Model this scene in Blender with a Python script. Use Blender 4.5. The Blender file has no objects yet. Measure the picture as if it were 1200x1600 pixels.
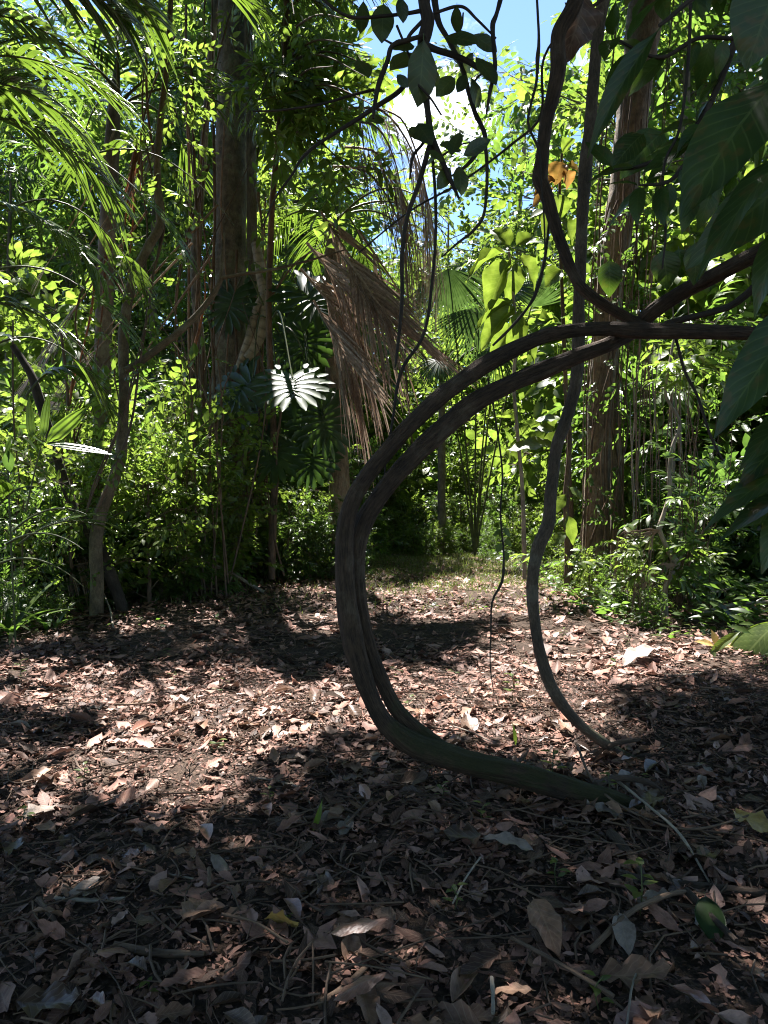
import bpy, math
import numpy as np
from mathutils import noise, Vector
PI = math.pi
C = bpy.context.scene.collection
SC = bpy.context.scene
rng = np.random.default_rng(11)
F = 1180.0
CAMZ = 1.25
PITCH = math.atan(30.0 / F)
CP, SP = math.cos(PITCH), math.sin(PITCH)
SUN_EL, SUN_AZ = math.radians(62), math.radians(-14)      # azimuth from +Y, negative = to the left
SUN = np.array([math.sin(SUN_AZ) * math.cos(SUN_EL), math.cos(SUN_AZ) * math.cos(SUN_EL), math.sin(SUN_EL)])
A = np.array


# ---------------------------------------------------------------- places
def at(px, py, d):
    """photo position (1200x1600) at a distance d ahead -> world point"""
    cx = (px - 600) / F * d
    cy = -(py - 800) / F * d
    return A([cx, d * CP + cy * SP, CAMZ - d * SP + cy * CP])


def pix(P):
    P = np.atleast_2d(P)
    rel = P - A([0, 0, CAMZ])
    dep = rel[:, 1] * CP - rel[:, 2] * SP
    up = rel[:, 1] * SP + rel[:, 2] * CP
    dep = np.where(dep < 0.05, 0.05, dep)
    return np.stack([600 + rel[:, 0] / dep * F, 800 - up / dep * F], 1), dep


def gz(x, y):
    x = np.asarray(x, float); y = np.asarray(y, float)
    h = 0.022 * np.sin(1.7 * x + 0.6 * y) + 0.018 * np.sin(2.9 * y - 1.1 * x + 1.0) + 0.010 * np.sin(6.1 * x + 5.0 * y)
    h = h + 0.10 * np.exp(-(((x - 2.1) / 0.9) ** 2 + ((y - 4.1) / 0.6) ** 2))
    side = np.clip((np.abs(x) - 4.0) / 6.0, 0, 1)
    h = h + 0.35 * side * side
    far = np.clip((y - 15.0) / 30.0, 0, 1)
    return h + 1.2 * far * far


def gnd(px, py):
    d = 1.25 * F / max(py - 770.0, 5.0)
    p = at(px, py, d)
    return A([p[0], p[1], float(gz(p[0], p[1]))])


def ground_at(px, d):
    x = (px - 600) / F * d
    return A([x, d, float(gz(x, d))])


# ---------------------------------------------------------------- mesh collector
class M:
    def __init__(s):
        s.v, s.l, s.q, s.qm, s.t, s.n = [], [], [], [], [], 0

    def add(s, v, luv, quads, mi=0):
        v = np.asarray(v, float).reshape(-1, 3)
        s.v.append(v)
        s.l.append(np.asarray(luv, float).reshape(-1, 3))
        q = np.asarray(quads, int).reshape(-1, 4) + s.n
        s.q.append(q)
        s.qm.append(np.full(len(q), mi) if np.isscalar(mi) else np.asarray(mi))
        s.n += len(v)

    def mesh(s, name, mats):
        v = np.concatenate(s.v); l = np.concatenate(s.l); q = np.concatenate(s.q); qm = np.concatenate(s.qm)
        me = bpy.data.meshes.new(name)
        me.vertices.add(len(v)); me.vertices.foreach_set('co', v.astype(np.float32).ravel())
        me.loops.add(q.size); me.loops.foreach_set('vertex_index', q.astype(np.int32).ravel())
        me.polygons.add(len(q))
        me.polygons.foreach_set('loop_start', np.arange(0, q.size, 4, dtype=np.int32))
        me.polygons.foreach_set('material_index', qm.astype(np.int32))
        me.polygons.foreach_set('use_smooth', np.ones(len(q), dtype=bool))
        for m in (mats if isinstance(mats, (list, tuple)) else [mats]):
            me.materials.append(m)
        a = me.attributes.new('luv', 'FLOAT_VECTOR', 'POINT')
        a.data.foreach_set('vector', l.astype(np.float32).ravel())
        me.update(calc_edges=True)
        return me

    def build(s, name, mats, parent=None):
        o = bpy.data.objects.new(name, s.mesh(name, mats))
        C.objects.link(o)
        if parent is not None:
            o.parent = parent
        return o


def tag(o, label, cat, group=None, kind=None):
    if label: o['label'] = label
    if cat: o['category'] = cat
    if group: o['group'] = group
    if kind: o['kind'] = kind
    return o


def thing(name, label, cat, loc=(0, 0, 0), rz=0.0, group=None):
    o = bpy.data.objects.new(name, None)
    C.objects.link(o)
    o.empty_display_size = 0.1
    o.location = [float(c) for c in loc]
    o.rotation_euler = (0, 0, rz)
    return tag(o, label, cat, group)


def dup(root, loc, rz, scale=1.0, label=None, group=None):
    r = root.copy(); C.objects.link(r)
    r.location = [float(c) for c in loc]; r.rotation_euler = (0, 0, rz); r.scale = (scale,) * 3
    if label: r['label'] = label
    if group: r['group'] = group
    for ch in list(root.children):
        c = ch.copy(); C.objects.link(c); c.parent = r
        for g in ch.children:
            d = g.copy(); C.objects.link(d); d.parent = c
    return r


# ---------------------------------------------------------------- geometry helpers
def unit(v):
    v = np.asarray(v, float)
    return v / np.maximum(np.linalg.norm(v, axis=-1, keepdims=True), 1e-9)


def spline(pts, n):
    """Catmull-Rom through pts (any columns), n samples"""
    p = np.asarray(pts, float)
    if len(p) == 2:
        t = np.linspace(0, 1, n)[:, None]
        return p[0] * (1 - t) + p[1] * t
    e = np.vstack([2 * p[0] - p[1], p, 2 * p[-1] - p[-2]])
    seg = np.linalg.norm(np.diff(p[:, :3], axis=0), axis=1)
    cum = np.concatenate([[0], np.cumsum(seg)])
    u = np.linspace(0, cum[-1], n)
    k = np.clip(np.searchsorted(cum, u, side='right') - 1, 0, len(p) - 2)
    t = ((u - cum[k]) / np.maximum(seg[k], 1e-9))[:, None]
    a, b, c, d = e[k], e[k + 1], e[k + 2], e[k + 3]
    return 0.5 * (2 * b + (c - a) * t + (2 * a - 5 * b + 4 * c - d) * t ** 2 + (3 * b - a - 3 * c + d) * t ** 3)


def frames(p):
    t = unit(np.gradient(p, axis=0))
    r = np.zeros_like(p)
    ref = A([0, 0, 1.0]) if abs(t[0][2]) < 0.9 else A([1.0, 0, 0])
    r[0] = unit(ref - t[0] * np.dot(ref, t[0]))
    for i in range(1, len(p)):
        w = r[i - 1] - t[i] * np.dot(r[i - 1], t[i])
        r[i] = unit(w)
    return t, r, np.cross(t, r)


def tube(m, pts, rad, n=8, k=6, rough=0.0, freq=6.0, rnd=0.0, mi=0, ridge=0, smooth=True, seed=0.0):
    """pts: polyline, rad: one radius or one per point; k: segments round; n: samples along"""
    pts = np.asarray(pts, float)
    rad = np.full(len(pts), rad) if np.isscalar(rad) else np.asarray(rad, float)
    pr = spline(np.column_stack([pts, rad]), n)
    p, r = pr[:, :3], np.maximum(pr[:, 3], 0.0004)
    t, a, b = frames(p)
    th = np.arange(k + 1) / k * 2 * PI
    ca, sa = np.cos(th), np.sin(th)
    R = np.repeat(r[:, None], k + 1, 1)
    ln = np.concatenate([[0], np.cumsum(np.linalg.norm(np.diff(p, axis=0), axis=1))])
    if rough > 0:
        for i in range(n):
            for j in range(k):
                x, y, z = ca[j] * 1.4, sa[j] * 1.4, ln[i] * freq + seed
                f = noise.noise((x, y, z)) + 0.5 * noise.noise((x * 2.6, y * 2.6, z * 2.0 + 5))
                if ridge:
                    tw = th[j] + ln[i] * 1.1
                    f += 0.9 * (abs(noise.noise((math.cos(tw) * ridge, math.sin(tw) * ridge, ln[i] * 2.2 + seed))) * 2.2 - 0.75)
                f += 1.5 * noise.noise((x * .5, y * .5, ln[i] * freq * .28 + 9 + seed))
                R[i, j] *= 1 + rough * f
            R[i, k] = R[i, 0]
    v = p[:, None, :] + (a[:, None, :] * ca[None, :, None] + b[:, None, :] * sa[None, :, None]) * R[..., None]
    luv = np.stack(np.broadcast_arrays((np.arange(k + 1) / k)[None, :], ln[:, None], np.full((1, 1), rnd)), -1)
    i, j = np.meshgrid(np.arange(n - 1), np.arange(k), indexing='ij')
    q = np.stack([i * (k + 1) + j, i * (k + 1) + j + 1, (i + 1) * (k + 1) + j + 1, (i + 1) * (k + 1) + j], -1).reshape(-1, 4)
    m.add(v.reshape(-1, 3), luv.reshape(-1, 3), q, mi)
    for row in ((0, n - 1) if k >= 6 and k % 2 == 0 else ()):   # end caps
        idx = row * (k + 1)
        ctr = p[row] + t[row] * (r[row] * 0.3 * (1 if row else -1))
        vv = np.vstack([v[row], ctr[None]])
        ll = np.vstack([luv[row], A([[0.5, ln[row], rnd]])])
        qq = [[jj, jj + 1, min(jj + 2, k), k + 1] for jj in range(0, k, 2)]
        m.add(vv, ll, qq, mi)
    return p, t


PROF = {
    'ovate': lambda v: np.sin(PI * v ** 0.75) ** 0.9,
    'ellip': lambda v: np.sin(PI * v) ** 0.75,
    'lance': lambda v: np.sin(PI * v ** 0.85) ** 1.1,
    'strap': lambda v: np.minimum(1, 5 * v) * (1 - v ** 5) * 0.9,
    'obov': lambda v: np.sin(PI * v ** 1.35) ** 0.85,
    'heart': lambda v: np.minimum(1.0, (v * 9 + 0.02)) ** 0.5 * np.cos(PI / 2 * v ** 1.1) ** 0.9,
}


def leaf_tpl(w=0.36, ns=4, fold=0.12, curve=0.15, prof='ovate', pet=0.08, wav=0.0, cup=0.0, across=1, tear=0.0, seed=0, twist=0.0):
    """a leaf one unit long along +Y, face up +Z.  across = quads on each half"""
    rs = np.random.default_rng(seed)
    v = np.linspace(0, 1, ns + 1)
    hw = PROF[prof](v) * w * 0.5
    hw[0] = max(hw[0] if prof == 'heart' else 0.004, 0.004); hw[-1] = 0.003
    us = np.linspace(-1, 1, 2 * across + 1)
    V = v[:, None]; U = us[None, :]
    edge = 1 + tear * rs.normal(0, 1, (ns + 1, 2))
    H = np.where(U < 0, hw[:, None] * edge[:, :1], hw[:, None] * edge[:, 1:])
    X = U * H
    Z = -curve * V ** 2 + fold * np.abs(X) + cup * X ** 2 * 4 + wav * np.sin(V * 17 + U * 2 + seed) * np.abs(U) ** 1.5 * w * 0.4
    Y = pet + V * (1 - pet) * (1 - 0.25 * abs(curve)) + 0 * U
    tw = twist * (V - 0.3)
    X2 = X * np.cos(tw) - Z * np.sin(tw); Z2 = X * np.sin(tw) + Z * np.cos(tw)
    P = np.stack(np.broadcast_arrays(X2, Y, Z2), -1).reshape(-1, 3)
    L = np.stack(np.broadcast_arrays(U, V, np.zeros((1, 1))), -1).reshape(-1, 3)
    c = 2 * across + 1
    i, j = np.meshgrid(np.arange(ns), np.arange(2 * across), indexing='ij')
    q = np.stack([i * c + j, i * c + j + 1, (i + 1) * c + j + 1, (i + 1) * c + j], -1).reshape(-1, 4)
    if pet > 0:                                                # thin stalk
        s = 0.006 + 0.006 * w
        pv = A([[-s, 0, 0], [s, 0, 0], [s, pet, 0], [-s, pet, 0]])
        q = np.vstack([q, A([[0, 1, 2, 3]]) + len(P)])
        P = np.vstack([P, pv]); L = np.vstack([L, A([[0, 0.0, 0]] * 4)])
    return P, L, q, np.zeros(len(q), int)


def rotm(d, nrm):
    """frames with y = d, z close to nrm; arrays (N,3) -> (N,3,3) columns x,y,z"""
    y = unit(d)
    x = np.cross(y, nrm)
    bad = np.linalg.norm(x, axis=1) < 1e-3
    x[bad] = np.cross(y[bad], A([1.0, 0.2, 0.1]))
    x = unit(x)
    z = np.cross(x, y)
    return np.stack([x, y, z], -1)


def inst(m, tpl, P, R, S, rnd=None, mi_off=0):
    tv, tl, tq, tm = tpl
    N, n = len(P), len(tv)
    if N == 0: return
    S = np.full(N, S) if np.isscalar(S) else np.asarray(S)
    rnd = rng.random(N) if rnd is None else rnd
    v = np.einsum('nij,vj->nvi', R, tv) * S[:, None, None] + np.asarray(P)[:, None, :]
    l = np.repeat(tl[None], N, 0).copy()
    l[..., 2] = (l[..., 2] + rnd[:, None])
    q = (tq[None] + (np.arange(N) * n)[:, None, None]).reshape(-1, 4)
    m.add(v.reshape(-1, 3), l.reshape(-1, 3), q, np.tile(tm + mi_off, N))


def spray_tpl(leaf, nl=10, ll=0.35, ang=55, seed=0, arch=0.25, whorl=0.0, up=0.25, tw=0.006):
    """a twig one unit long with alternate leaves: material 0 leaf, 1 twig"""
    rs = np.random.default_rng(seed)
    m = M()
    s = np.linspace(0, 1, 5)
    pts = np.stack([0.04 * np.sin(s * 5 + seed), s, -arch * s ** 2], 1)
    tube(m, pts, [tw, tw * 0.9, tw * 0.75, tw * 0.6, tw * 0.35], n=5, k=3, mi=1)
    for i in range(nl):
        t = 0.12 + 0.88 * (i + 0.5) / nl
        if i == nl - 1: t = 1.0
        side = 1 if i % 2 else -1
        a = math.radians(ang + rs.normal(0, 12)) * (1 - 0.55 * t) * side
        if i == nl - 1: a *= 0.2
        base = A([0.04 * math.sin(t * 5 + seed), t, -arch * t * t])
        d = A([math.sin(a), math.cos(a), -2 * arch * t * 0.5 + rs.normal(up * -0.6, 0.25)])
        nr = A([rs.normal(0, 0.35), rs.normal(-0.1, 0.25), 1.0])
        sc = ll * rs.uniform(0.7, 1.15) * (0.75 + 0.45 * math.sin(PI * min(t, 0.95)))
        inst(m, leaf, base[None], rotm(d[None], nr[None]), sc, rnd=A([rs.uniform(-0.25, 0.25)]))
    return np.concatenate(m.v), np.concatenate(m.l), np.concatenate(m.q), np.concatenate(m.qm)


# ---------------------------------------------------------------- where the sun reaches the litter
LIT = [  # ellipses in photo pixels of the sunlit ground
    (40, 1062, 110, 26), (150, 1078, 110, 34), (270, 1094, 120, 40), (390, 1105, 120, 42), (500, 1098, 110, 48),
    (620, 1092, 110, 52), (715, 1095, 70, 55), (690, 1050, 60, 22), (800, 1040, 70, 40),
    (960, 1010, 150, 70), (1070, 1010, 90, 50), (900, 950, 90, 45), (860, 1060, 80, 45), (1150, 1000, 60, 40),
    (660, 935, 110, 18), (800, 915, 90, 22), (790, 880, 110, 14), (720, 962, 90, 10),
    (860, 1120, 70, 22), (700, 1120, 60, 25),
    (565, 1490, 40, 20), (545, 1585, 55, 16), (720, 1520, 28, 18), (705, 1340, 26, 14), (735, 1355, 14, 10), (20, 1590, 30, 16), (745, 1585, 40, 14),
    (1185, 1590, 26, 12), (565, 1262, 14, 8), (345, 1570, 18, 10), (905, 1205, 40, 12), (930, 1150, 30, 15), (60, 1220, 25, 10), (380, 1570, 22, 8),
]
LIT = np.array(LIT, float)


def sun_foot(P):
    P = np.atleast_2d(P)
    k = P[:, 2] / SUN[2]
    return P - SUN[None] * k[:, None]


def lit_level(G, grow=0.0):
    """>1 inside a sunlit patch; grow widens the patches by metres"""
    px, dep = pix(G)
    ex = grow * F / dep
    ey = grow * F / dep * (CAMZ / np.maximum(dep, 0.3))
    dx = (px[:, None, 0] - LIT[None, :, 0]) / (LIT[None, :, 2] + np.minimum(ex[:, None], .6 * LIT[None, :, 2]))
    dy = (px[:, None, 1] - LIT[None, :, 1]) / (LIT[None, :, 3] + np.minimum(ey[:, None], .6 * LIT[None, :, 3]))
    out = 1.0 / np.maximum(np.sqrt((dx ** 2 + dy ** 2).min(1)), 1e-3)
    return np.where(G[:, 1] < 1.2, 0, out)


def keep_shade(P, grow):
    """False for leaf clusters that would darken a sunlit patch of the ground"""
    P = np.atleast_2d(P)
    ok = lit_level(sun_foot(P), grow) < 1.0
    for W, r in WINDOWS:                                       # single leaves the sun picks out
        v = P - W; t_ = v @ SUN
        ok &= ~((t_ > 0.25) & (np.linalg.norm(v - t_[:, None] * SUN, axis=1) < r + grow))
    return ok


def win_ok(P, grow=0.0):
    ok = np.ones(len(P), bool)
    for W, r in WINDOWS:
        v = P - W; t_ = v @ SUN
        ok &= ~((t_ > 0.25) & (np.linalg.norm(v - t_[:, None] * SUN, axis=1) < r + grow))
    return ok


def sun_clear(P, grow=0.0):
    """True when none of the points P comes between the sun and a leaf of WINDOWS"""
    for W, r in WINDOWS:
        v = P - W; t_ = v @ SUN
        if ((t_ > 0.25) & (np.linalg.norm(v - t_[:, None] * SUN, axis=1) < r * .8 + grow)).any(): return False
    return True


def clear_spray(P, D, size, grow=0.12):
    D = unit(D); ok = np.ones(len(P), bool)
    for f in (0.15, 0.6, 1.0):
        ok &= keep_shade(P + D * f * size, grow + 0.16 * size)
    return ok


WINDOWS = [(at(457, 610, 8.4), .6), (at(615, 480, 9.0), .3), (at(245, 735, 8.2), .6), (at(110, 770, 7.9), .7), (at(305, 640, 8.8), .6), (at(180, 880, 8.2), .6), (at(330, 890, 9.6), .6), (at(455, 780, 11.5), .7), (at(25, 690, 5.9), .2), (at(300, 40, 5.7), .35), (at(178, 65, 5.8), .3), (at(340, 170, 6.3), .3), (at(70, 60, 5.9), .3), (at(130, 670, 5.8), .2), (at(780, 500, 9.3), .4), (at(760, 400, 9.4), .3), (at(835, 680, 8.9), .35),
           (at(1045, 580, 7.5), .4), (at(1020, 860, 7.5), .3), (at(320, 500, 7.5), .15), (at(875, 270, 9.7), .3), (at(930, 700, 9.75), .12), (at(930, 820, 9.75), .12), (at(1170, 1000, 5.6), .25), (at(945, 430, 2.9), .06)]


# ---------------------------------------------------------------- materials
def nt(name):
    m = bpy.data.materials.new(name); m.use_nodes = True
    t = m.node_tree; t.nodes.clear()
    return m, t


def N(t, typ, ins=None, **kw):
    n = t.nodes.new(typ)
    for k, v in kw.items(): setattr(n, k, v)
    for k, v in (ins or {}).items():
        if hasattr(v, 'bl_idname') or isinstance(v, bpy.types.NodeSocket):
            t.links.new(v, n.inputs[k])
        else:
            n.inputs[k].default_value = v
    return n


def math_(t, op, a, b=0.0, c=0.0):
    n = N(t, 'ShaderNodeMath', operation=op)
    for i, v in enumerate((a, b, c)):
        if isinstance(v, bpy.types.NodeSocket): t.links.new(v, n.inputs[i])
        else: n.inputs[i].default_value = v
    return n.outputs[0]


def ramp(t, fac, stops, interp='LINEAR'):
    n = N(t, 'ShaderNodeValToRGB'); n.color_ramp.interpolation = interp
    e = n.color_ramp.elements
    while len(e) < len(stops): e.new(0.5)
    for el, (p, c) in zip(e, stops):
        el.position = p; el.color = (*c, 1)
    t.links.new(fac, n.inputs[0])
    return n.outputs[0]


def mixc(t, f, a, b, typ='MIX'):
    n = N(t, 'ShaderNodeMix', data_type='RGBA', blend_type=typ)
    for k, v in ((0, f), (6, a), (7, b)):
        if isinstance(v, bpy.types.NodeSocket): t.links.new(v, n.inputs[k])
        else: n.inputs[k].default_value = v if k == 0 else (*v, 1)
    return n.outputs[2]


def luv(t):
    a = N(t, 'ShaderNodeAttribute', attribute_name='luv')
    s = N(t, 'ShaderNodeSeparateXYZ', {0: a.outputs['Vector']})
    return s.outputs[0], s.outputs[1], s.outputs[2], a.outputs['Vector']


def mat_leaf(name, cols, trans, tf=0.42, rough=0.38, veins=0.0, vn=9.0, spec=0.5, blotch=0.0, pleat=0.0, objrand=False):
    m, t = nt(name)
    u, v, r, vec = luv(t)
    if objrand:
        r = math_(t, 'ADD', r, N(t, 'ShaderNodeObjectInfo').outputs['Random'])
    r = math_(t, 'FRACT', math_(t, 'ADD', r, 4.0))
    k = len(cols)
    col = ramp(t, r, [(i / max(k - 1, 1), c) for i, c in enumerate(cols)])
    geo = N(t, 'ShaderNodeNewGeometry')
    nz = N(t, 'ShaderNodeTexNoise', {'Vector': geo.outputs['Position'], 'Scale': 9.0, 'Detail': 3.0})
    col = mixc(t, 0.5, col, mixc(t, 1.0, col, ramp(t, nz.outputs[0], [(0.3, (0.45, 0.5, 0.4)), (0.7, (1.4, 1.3, 1.2))]), 'MULTIPLY'))
    bump = None
    if veins > 0:
        au = math_(t, 'ABSOLUTE', u)
        mid = math_(t, 'LESS_THAN', au, 0.045)
        ph = math_(t, 'SUBTRACT', math_(t, 'MULTIPLY', v, vn), math_(t, 'MULTIPLY', au, vn * 0.22))
        tri = math_(t, 'ABSOLUTE', math_(t, 'SUBTRACT', math_(t, 'FRACT', ph), 0.5))
        side = math_(t, 'SMOOTH_MIN', math_(t, 'MULTIPLY', tri, 9.0), 1.0, 0.1)
        line = math_(t, 'MAXIMUM', mid, math_(t, 'SUBTRACT', 1.0, side))
        line = math_(t, 'MULTIPLY', line, veins)
        col = mixc(t, line, col, mixc(t, 0.6, col, (0.30, 0.36, 0.12), 'MIX'))
        b = N(t, 'ShaderNodeBump', {'Strength': 0.22, 'Distance': 0.003, 'Height': math_(t, 'ADD', tri, nz.outputs[0])})
        bump = b.outputs[0]
    if pleat > 0:
        w = math_(t, 'SINE', math_(t, 'MULTIPLY', u, pleat))
        b = N(t, 'ShaderNodeBump', {'Strength': 0.6, 'Distance': 0.01, 'Height': w})
        bump = b.outputs[0]
    if blotch > 0:
        n2 = N(t, 'ShaderNodeTexNoise', {'Vector': geo.outputs['Position'], 'Scale': 30.0, 'Detail': 2.0})
        f = math_(t, 'MULTIPLY', ramp(t, n2.outputs[0], [(0.56, (0, 0, 0)), (0.66, (1, 1, 1))]), blotch)
        col = mixc(t, f, col, (0.10, 0.055, 0.02))
    p = N(t, 'ShaderNodeBsdfPrincipled', {'Base Color': col, 'Roughness': rough, 'Specular IOR Level': spec})
    tc = mixc(t, 1.0, mixc(t, 0.35, trans, col), ramp(t, nz.outputs[0], [(0.3, (0.6, 0.65, 0.5)), (0.7, (1.2, 1.15, 1.1))]), 'MULTIPLY')
    tr = N(t, 'ShaderNodeBsdfTranslucent', {'Color': tc})
    if bump is not None:
        t.links.new(bump, p.inputs['Normal']); t.links.new(bump, tr.inputs['Normal'])
    mx = N(t, 'ShaderNodeMixShader', {0: tf, 1: p.outputs[0], 2: tr.outputs[0]})
    N(t, 'ShaderNodeOutputMaterial', {0: mx.outputs[0]})
    return m


def mat_bark(name, c1, c2, moss=0.0, mosscol=(0.05, 0.075, 0.015), sc=1.0, stretch=5.0, strength=0.8, dist=0.012, lichen=0.0, ring=0.0, mz=None, rough=0.85):
    m, t = nt(name)
    u, v, r, vec = luv(t)
    an = math_(t, 'MULTIPLY', u, 2 * PI)
    cv = N(t, 'ShaderNodeCombineXYZ', {0: math_(t, 'COSINE', an), 1: math_(t, 'SINE', an), 2: math_(t, 'MULTIPLY', v, stretch)})
    n1 = N(t, 'ShaderNodeTexNoise', {'Vector': cv.outputs[0], 'Scale': 2.6 * sc, 'Detail': 8.0, 'Roughness': 0.65})
    n2 = N(t, 'ShaderNodeTexNoise', {'Vector': cv.outputs[0], 'Scale': 9.0 * sc, 'Detail': 5.0, 'Roughness': 0.7})
    geo = N(t, 'ShaderNodeNewGeometry')
    n3 = N(t, 'ShaderNodeTexNoise', {'Vector': geo.outputs['Position'], 'Scale': 5.0, 'Detail': 6.0, 'Roughness': 0.7})
    h = math_(t, 'ADD', n1.outputs[0], math_(t, 'MULTIPLY', n2.outputs[0], 0.5))
    if ring > 0:
        rg = math_(t, 'POWER', math_(t, 'ABSOLUTE', math_(t, 'SINE', math_(t, 'MULTIPLY', v, ring))), 0.3)
        h = math_(t, 'ADD', h, math_(t, 'MULTIPLY', rg, 0.4))
    col = ramp(t, math_(t, 'MULTIPLY', h, 0.66), [(0.32, c1), (0.62, c2)])
    col = mixc(t, 0.8, col, mixc(t, 1.0, col, ramp(t, n3.outputs[0], [(0.35, (0.5, 0.52, 0.55)), (0.65, (1.5, 1.4, 1.3))]), 'MULTIPLY'))
    if ring > 0:
        col = mixc(t, math_(t, 'MULTIPLY', math_(t, 'SUBTRACT', 1.0, rg), 0.8), col, (c1[0] * .6, c1[1] * .6, c1[2] * .6))
    if lichen > 0:
        f = ramp(t, n3.outputs[0], [(0.56, (0, 0, 0)), (0.62, (1, 1, 1))])
        col = mixc(t, math_(t, 'MULTIPLY', f, lichen), col, (0.24, 0.26, 0.2))
    if moss > 0:
        nz = N(t, 'ShaderNodeSeparateXYZ', {0: geo.outputs['Normal']}).outputs[2]
        f = math_(t, 'ADD', math_(t, 'MULTIPLY', nz, 0.35), math_(t, 'MULTIPLY', math_(t, 'SUBTRACT', n3.outputs[0], 0.5), 2.2))
        if mz is not None:                                     # moss only near the ground
            z = N(t, 'ShaderNodeSeparateXYZ', {0: geo.outputs['Position']}).outputs[2]
            f = math_(t, 'ADD', f, math_(t, 'MULTIPLY', math_(t, 'SUBTRACT', mz, z), 1.3))
        f = ramp(t, f, [(0.15, (0, 0, 0)), (0.45, (1, 1, 1))])
        mc = mixc(t, n2.outputs[0], (mosscol[0] * .5, mosscol[1] * .5, mosscol[2] * .6), (mosscol[0] * 1.6, mosscol[1] * 1.6, mosscol[2] * 1.4))
        col = mixc(t, math_(t, 'MULTIPLY', f, moss), col, mc)
    b = N(t, 'ShaderNodeBump', {'Strength': strength, 'Distance': dist, 'Height': h})
    p = N(t, 'ShaderNodeBsdfPrincipled', {'Base Color': col, 'Roughness': rough, 'Specular IOR Level': 0.3, 'Normal': b.outputs[0]})
    N(t, 'ShaderNodeOutputMaterial', {0: p.outputs[0]})
    return m


def mat_dead(name, cols, rough=0.55, tf=0.12, veins=0.35, objrand=False, vn=8.0, spec=0.4):
    m, t = nt(name)
    u, v, r, vec = luv(t)
    if objrand:
        r = math_(t, 'ADD', r, N(t, 'ShaderNodeObjectInfo').outputs['Random'])
    r = math_(t, 'FRACT', math_(t, 'ADD', r, 4.0))
    col = ramp(t, r, [(i / (len(cols) - 1), c) for i, c in enumerate(cols)])
    geo = N(t, 'ShaderNodeNewGeometry')
    nz = N(t, 'ShaderNodeTexNoise', {'Vector': geo.outputs['Position'], 'Scale': 26.0, 'Detail': 5.0, 'Roughness': 0.65})
    col = mixc(t, 0.75, col, mixc(t, 1.0, col, ramp(t, nz.outputs[0], [(0.3, (0.35, 0.32, 0.3)), (0.52, (0.95, 0.95, 0.95)), (0.72, (1.5, 1.45, 1.4))]), 'MULTIPLY'))
    au = math_(t, 'ABSOLUTE', u)
    mid = math_(t, 'LESS_THAN', au, 0.06)
    ph = math_(t, 'SUBTRACT', math_(t, 'MULTIPLY', v, vn), math_(t, 'MULTIPLY', au, vn * 0.25))
    tri = math_(t, 'ABSOLUTE', math_(t, 'SUBTRACT', math_(t, 'FRACT', ph), 0.5))
    line = math_(t, 'MAXIMUM', mid, math_(t, 'LESS_THAN', tri, 0.07))
    col = mixc(t, math_(t, 'MULTIPLY', line, veins), col, mixc(t, 0.5, col, (0.4, 0.3, 0.2)))
    b = N(t, 'ShaderNodeBump', {'Strength': 0.45, 'Distance': 0.004, 'Height': math_(t, 'ADD', math_(t, 'MULTIPLY', tri, 0.35), nz.outputs[0])})
    p = N(t, 'ShaderNodeBsdfPrincipled', {'Base Color': col, 'Roughness': rough, 'Specular IOR Level': spec, 'Normal': b.outputs[0]})
    tr = N(t, 'ShaderNodeBsdfTranslucent', {'Color': col})
    mx = N(t, 'ShaderNodeMixShader', {0: tf, 1: p.outputs[0], 2: tr.outputs[0]})
    N(t, 'ShaderNodeOutputMaterial', {0: mx.outputs[0]})
    return m


def mat_soil():
    m, t = nt('soil')
    geo = N(t, 'ShaderNodeNewGeometry')
    n1 = N(t, 'ShaderNodeTexNoise', {'Vector': geo.outputs['Position'], 'Scale': 3.0, 'Detail': 8.0, 'Roughness': 0.7})
    n2 = N(t, 'ShaderNodeTexNoise', {'Vector': geo.outputs['Position'], 'Scale': 45.0, 'Detail': 6.0, 'Roughness': 0.75})
    col = ramp(t, n2.outputs[0], [(0.3, (0.018, 0.013, 0.010)), (0.5, (0.05, 0.036, 0.027)), (0.72, (0.15, 0.105, 0.08))])
    col = mixc(t, 0.6, col, mixc(t, 1.0, col, ramp(t, n1.outputs[0], [(0.35, (0.5, 0.5, 0.5)), (0.65, (1.5, 1.4, 1.3))]), 'MULTIPLY'))
    b = N(t, 'ShaderNodeBump', {'Strength': 1.0, 'Distance': 0.02, 'Height': n2.outputs[0]})
    p = N(t, 'ShaderNodeBsdfPrincipled', {'Base Color': col, 'Roughness': 0.95, 'Specular IOR Level': 0.15, 'Normal': b.outputs[0]})
    N(t, 'ShaderNodeOutputMaterial', {0: p.outputs[0]})
    return m

# ================================================================ light, sky, camera
w = bpy.data.worlds.new('World'); SC.world = w; w.use_nodes = True
t = w.node_tree; t.nodes.clear()
sky = N(t, 'ShaderNodeTexSky', sky_type='NISHITA', sun_disc=False, sun_elevation=SUN_EL, sun_rotation=SUN_AZ, air_density=0.9, dust_density=0.1, ozone_density=4.5)
tc = N(t, 'ShaderNodeTexCoord')
cn = N(t, 'ShaderNodeTexNoise', {'Vector': tc.outputs['Generated'], 'Scale': 5.0, 'Detail': 9.0, 'Roughness': 0.58})
cdir = unit(at(690, 205, 100) - A([0, 0, CAMZ]))
dst = N(t, 'ShaderNodeVectorMath', {0: tc.outputs['Generated'], 1: tuple(cdir)}, operation='DISTANCE')
near = math_(t, 'MULTIPLY', math_(t, 'SUBTRACT', 0.075, dst.outputs['Value']), 2.2)
cl = ramp(t, math_(t, 'ADD', cn.outputs[0], math_(t, 'MAXIMUM', near, -0.03)), [(0.64, (0, 0, 0)), (0.78, (1, 1, 1))])
skyc = mixc(t, cl, sky.outputs[0], (11, 11.4, 12))
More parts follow.
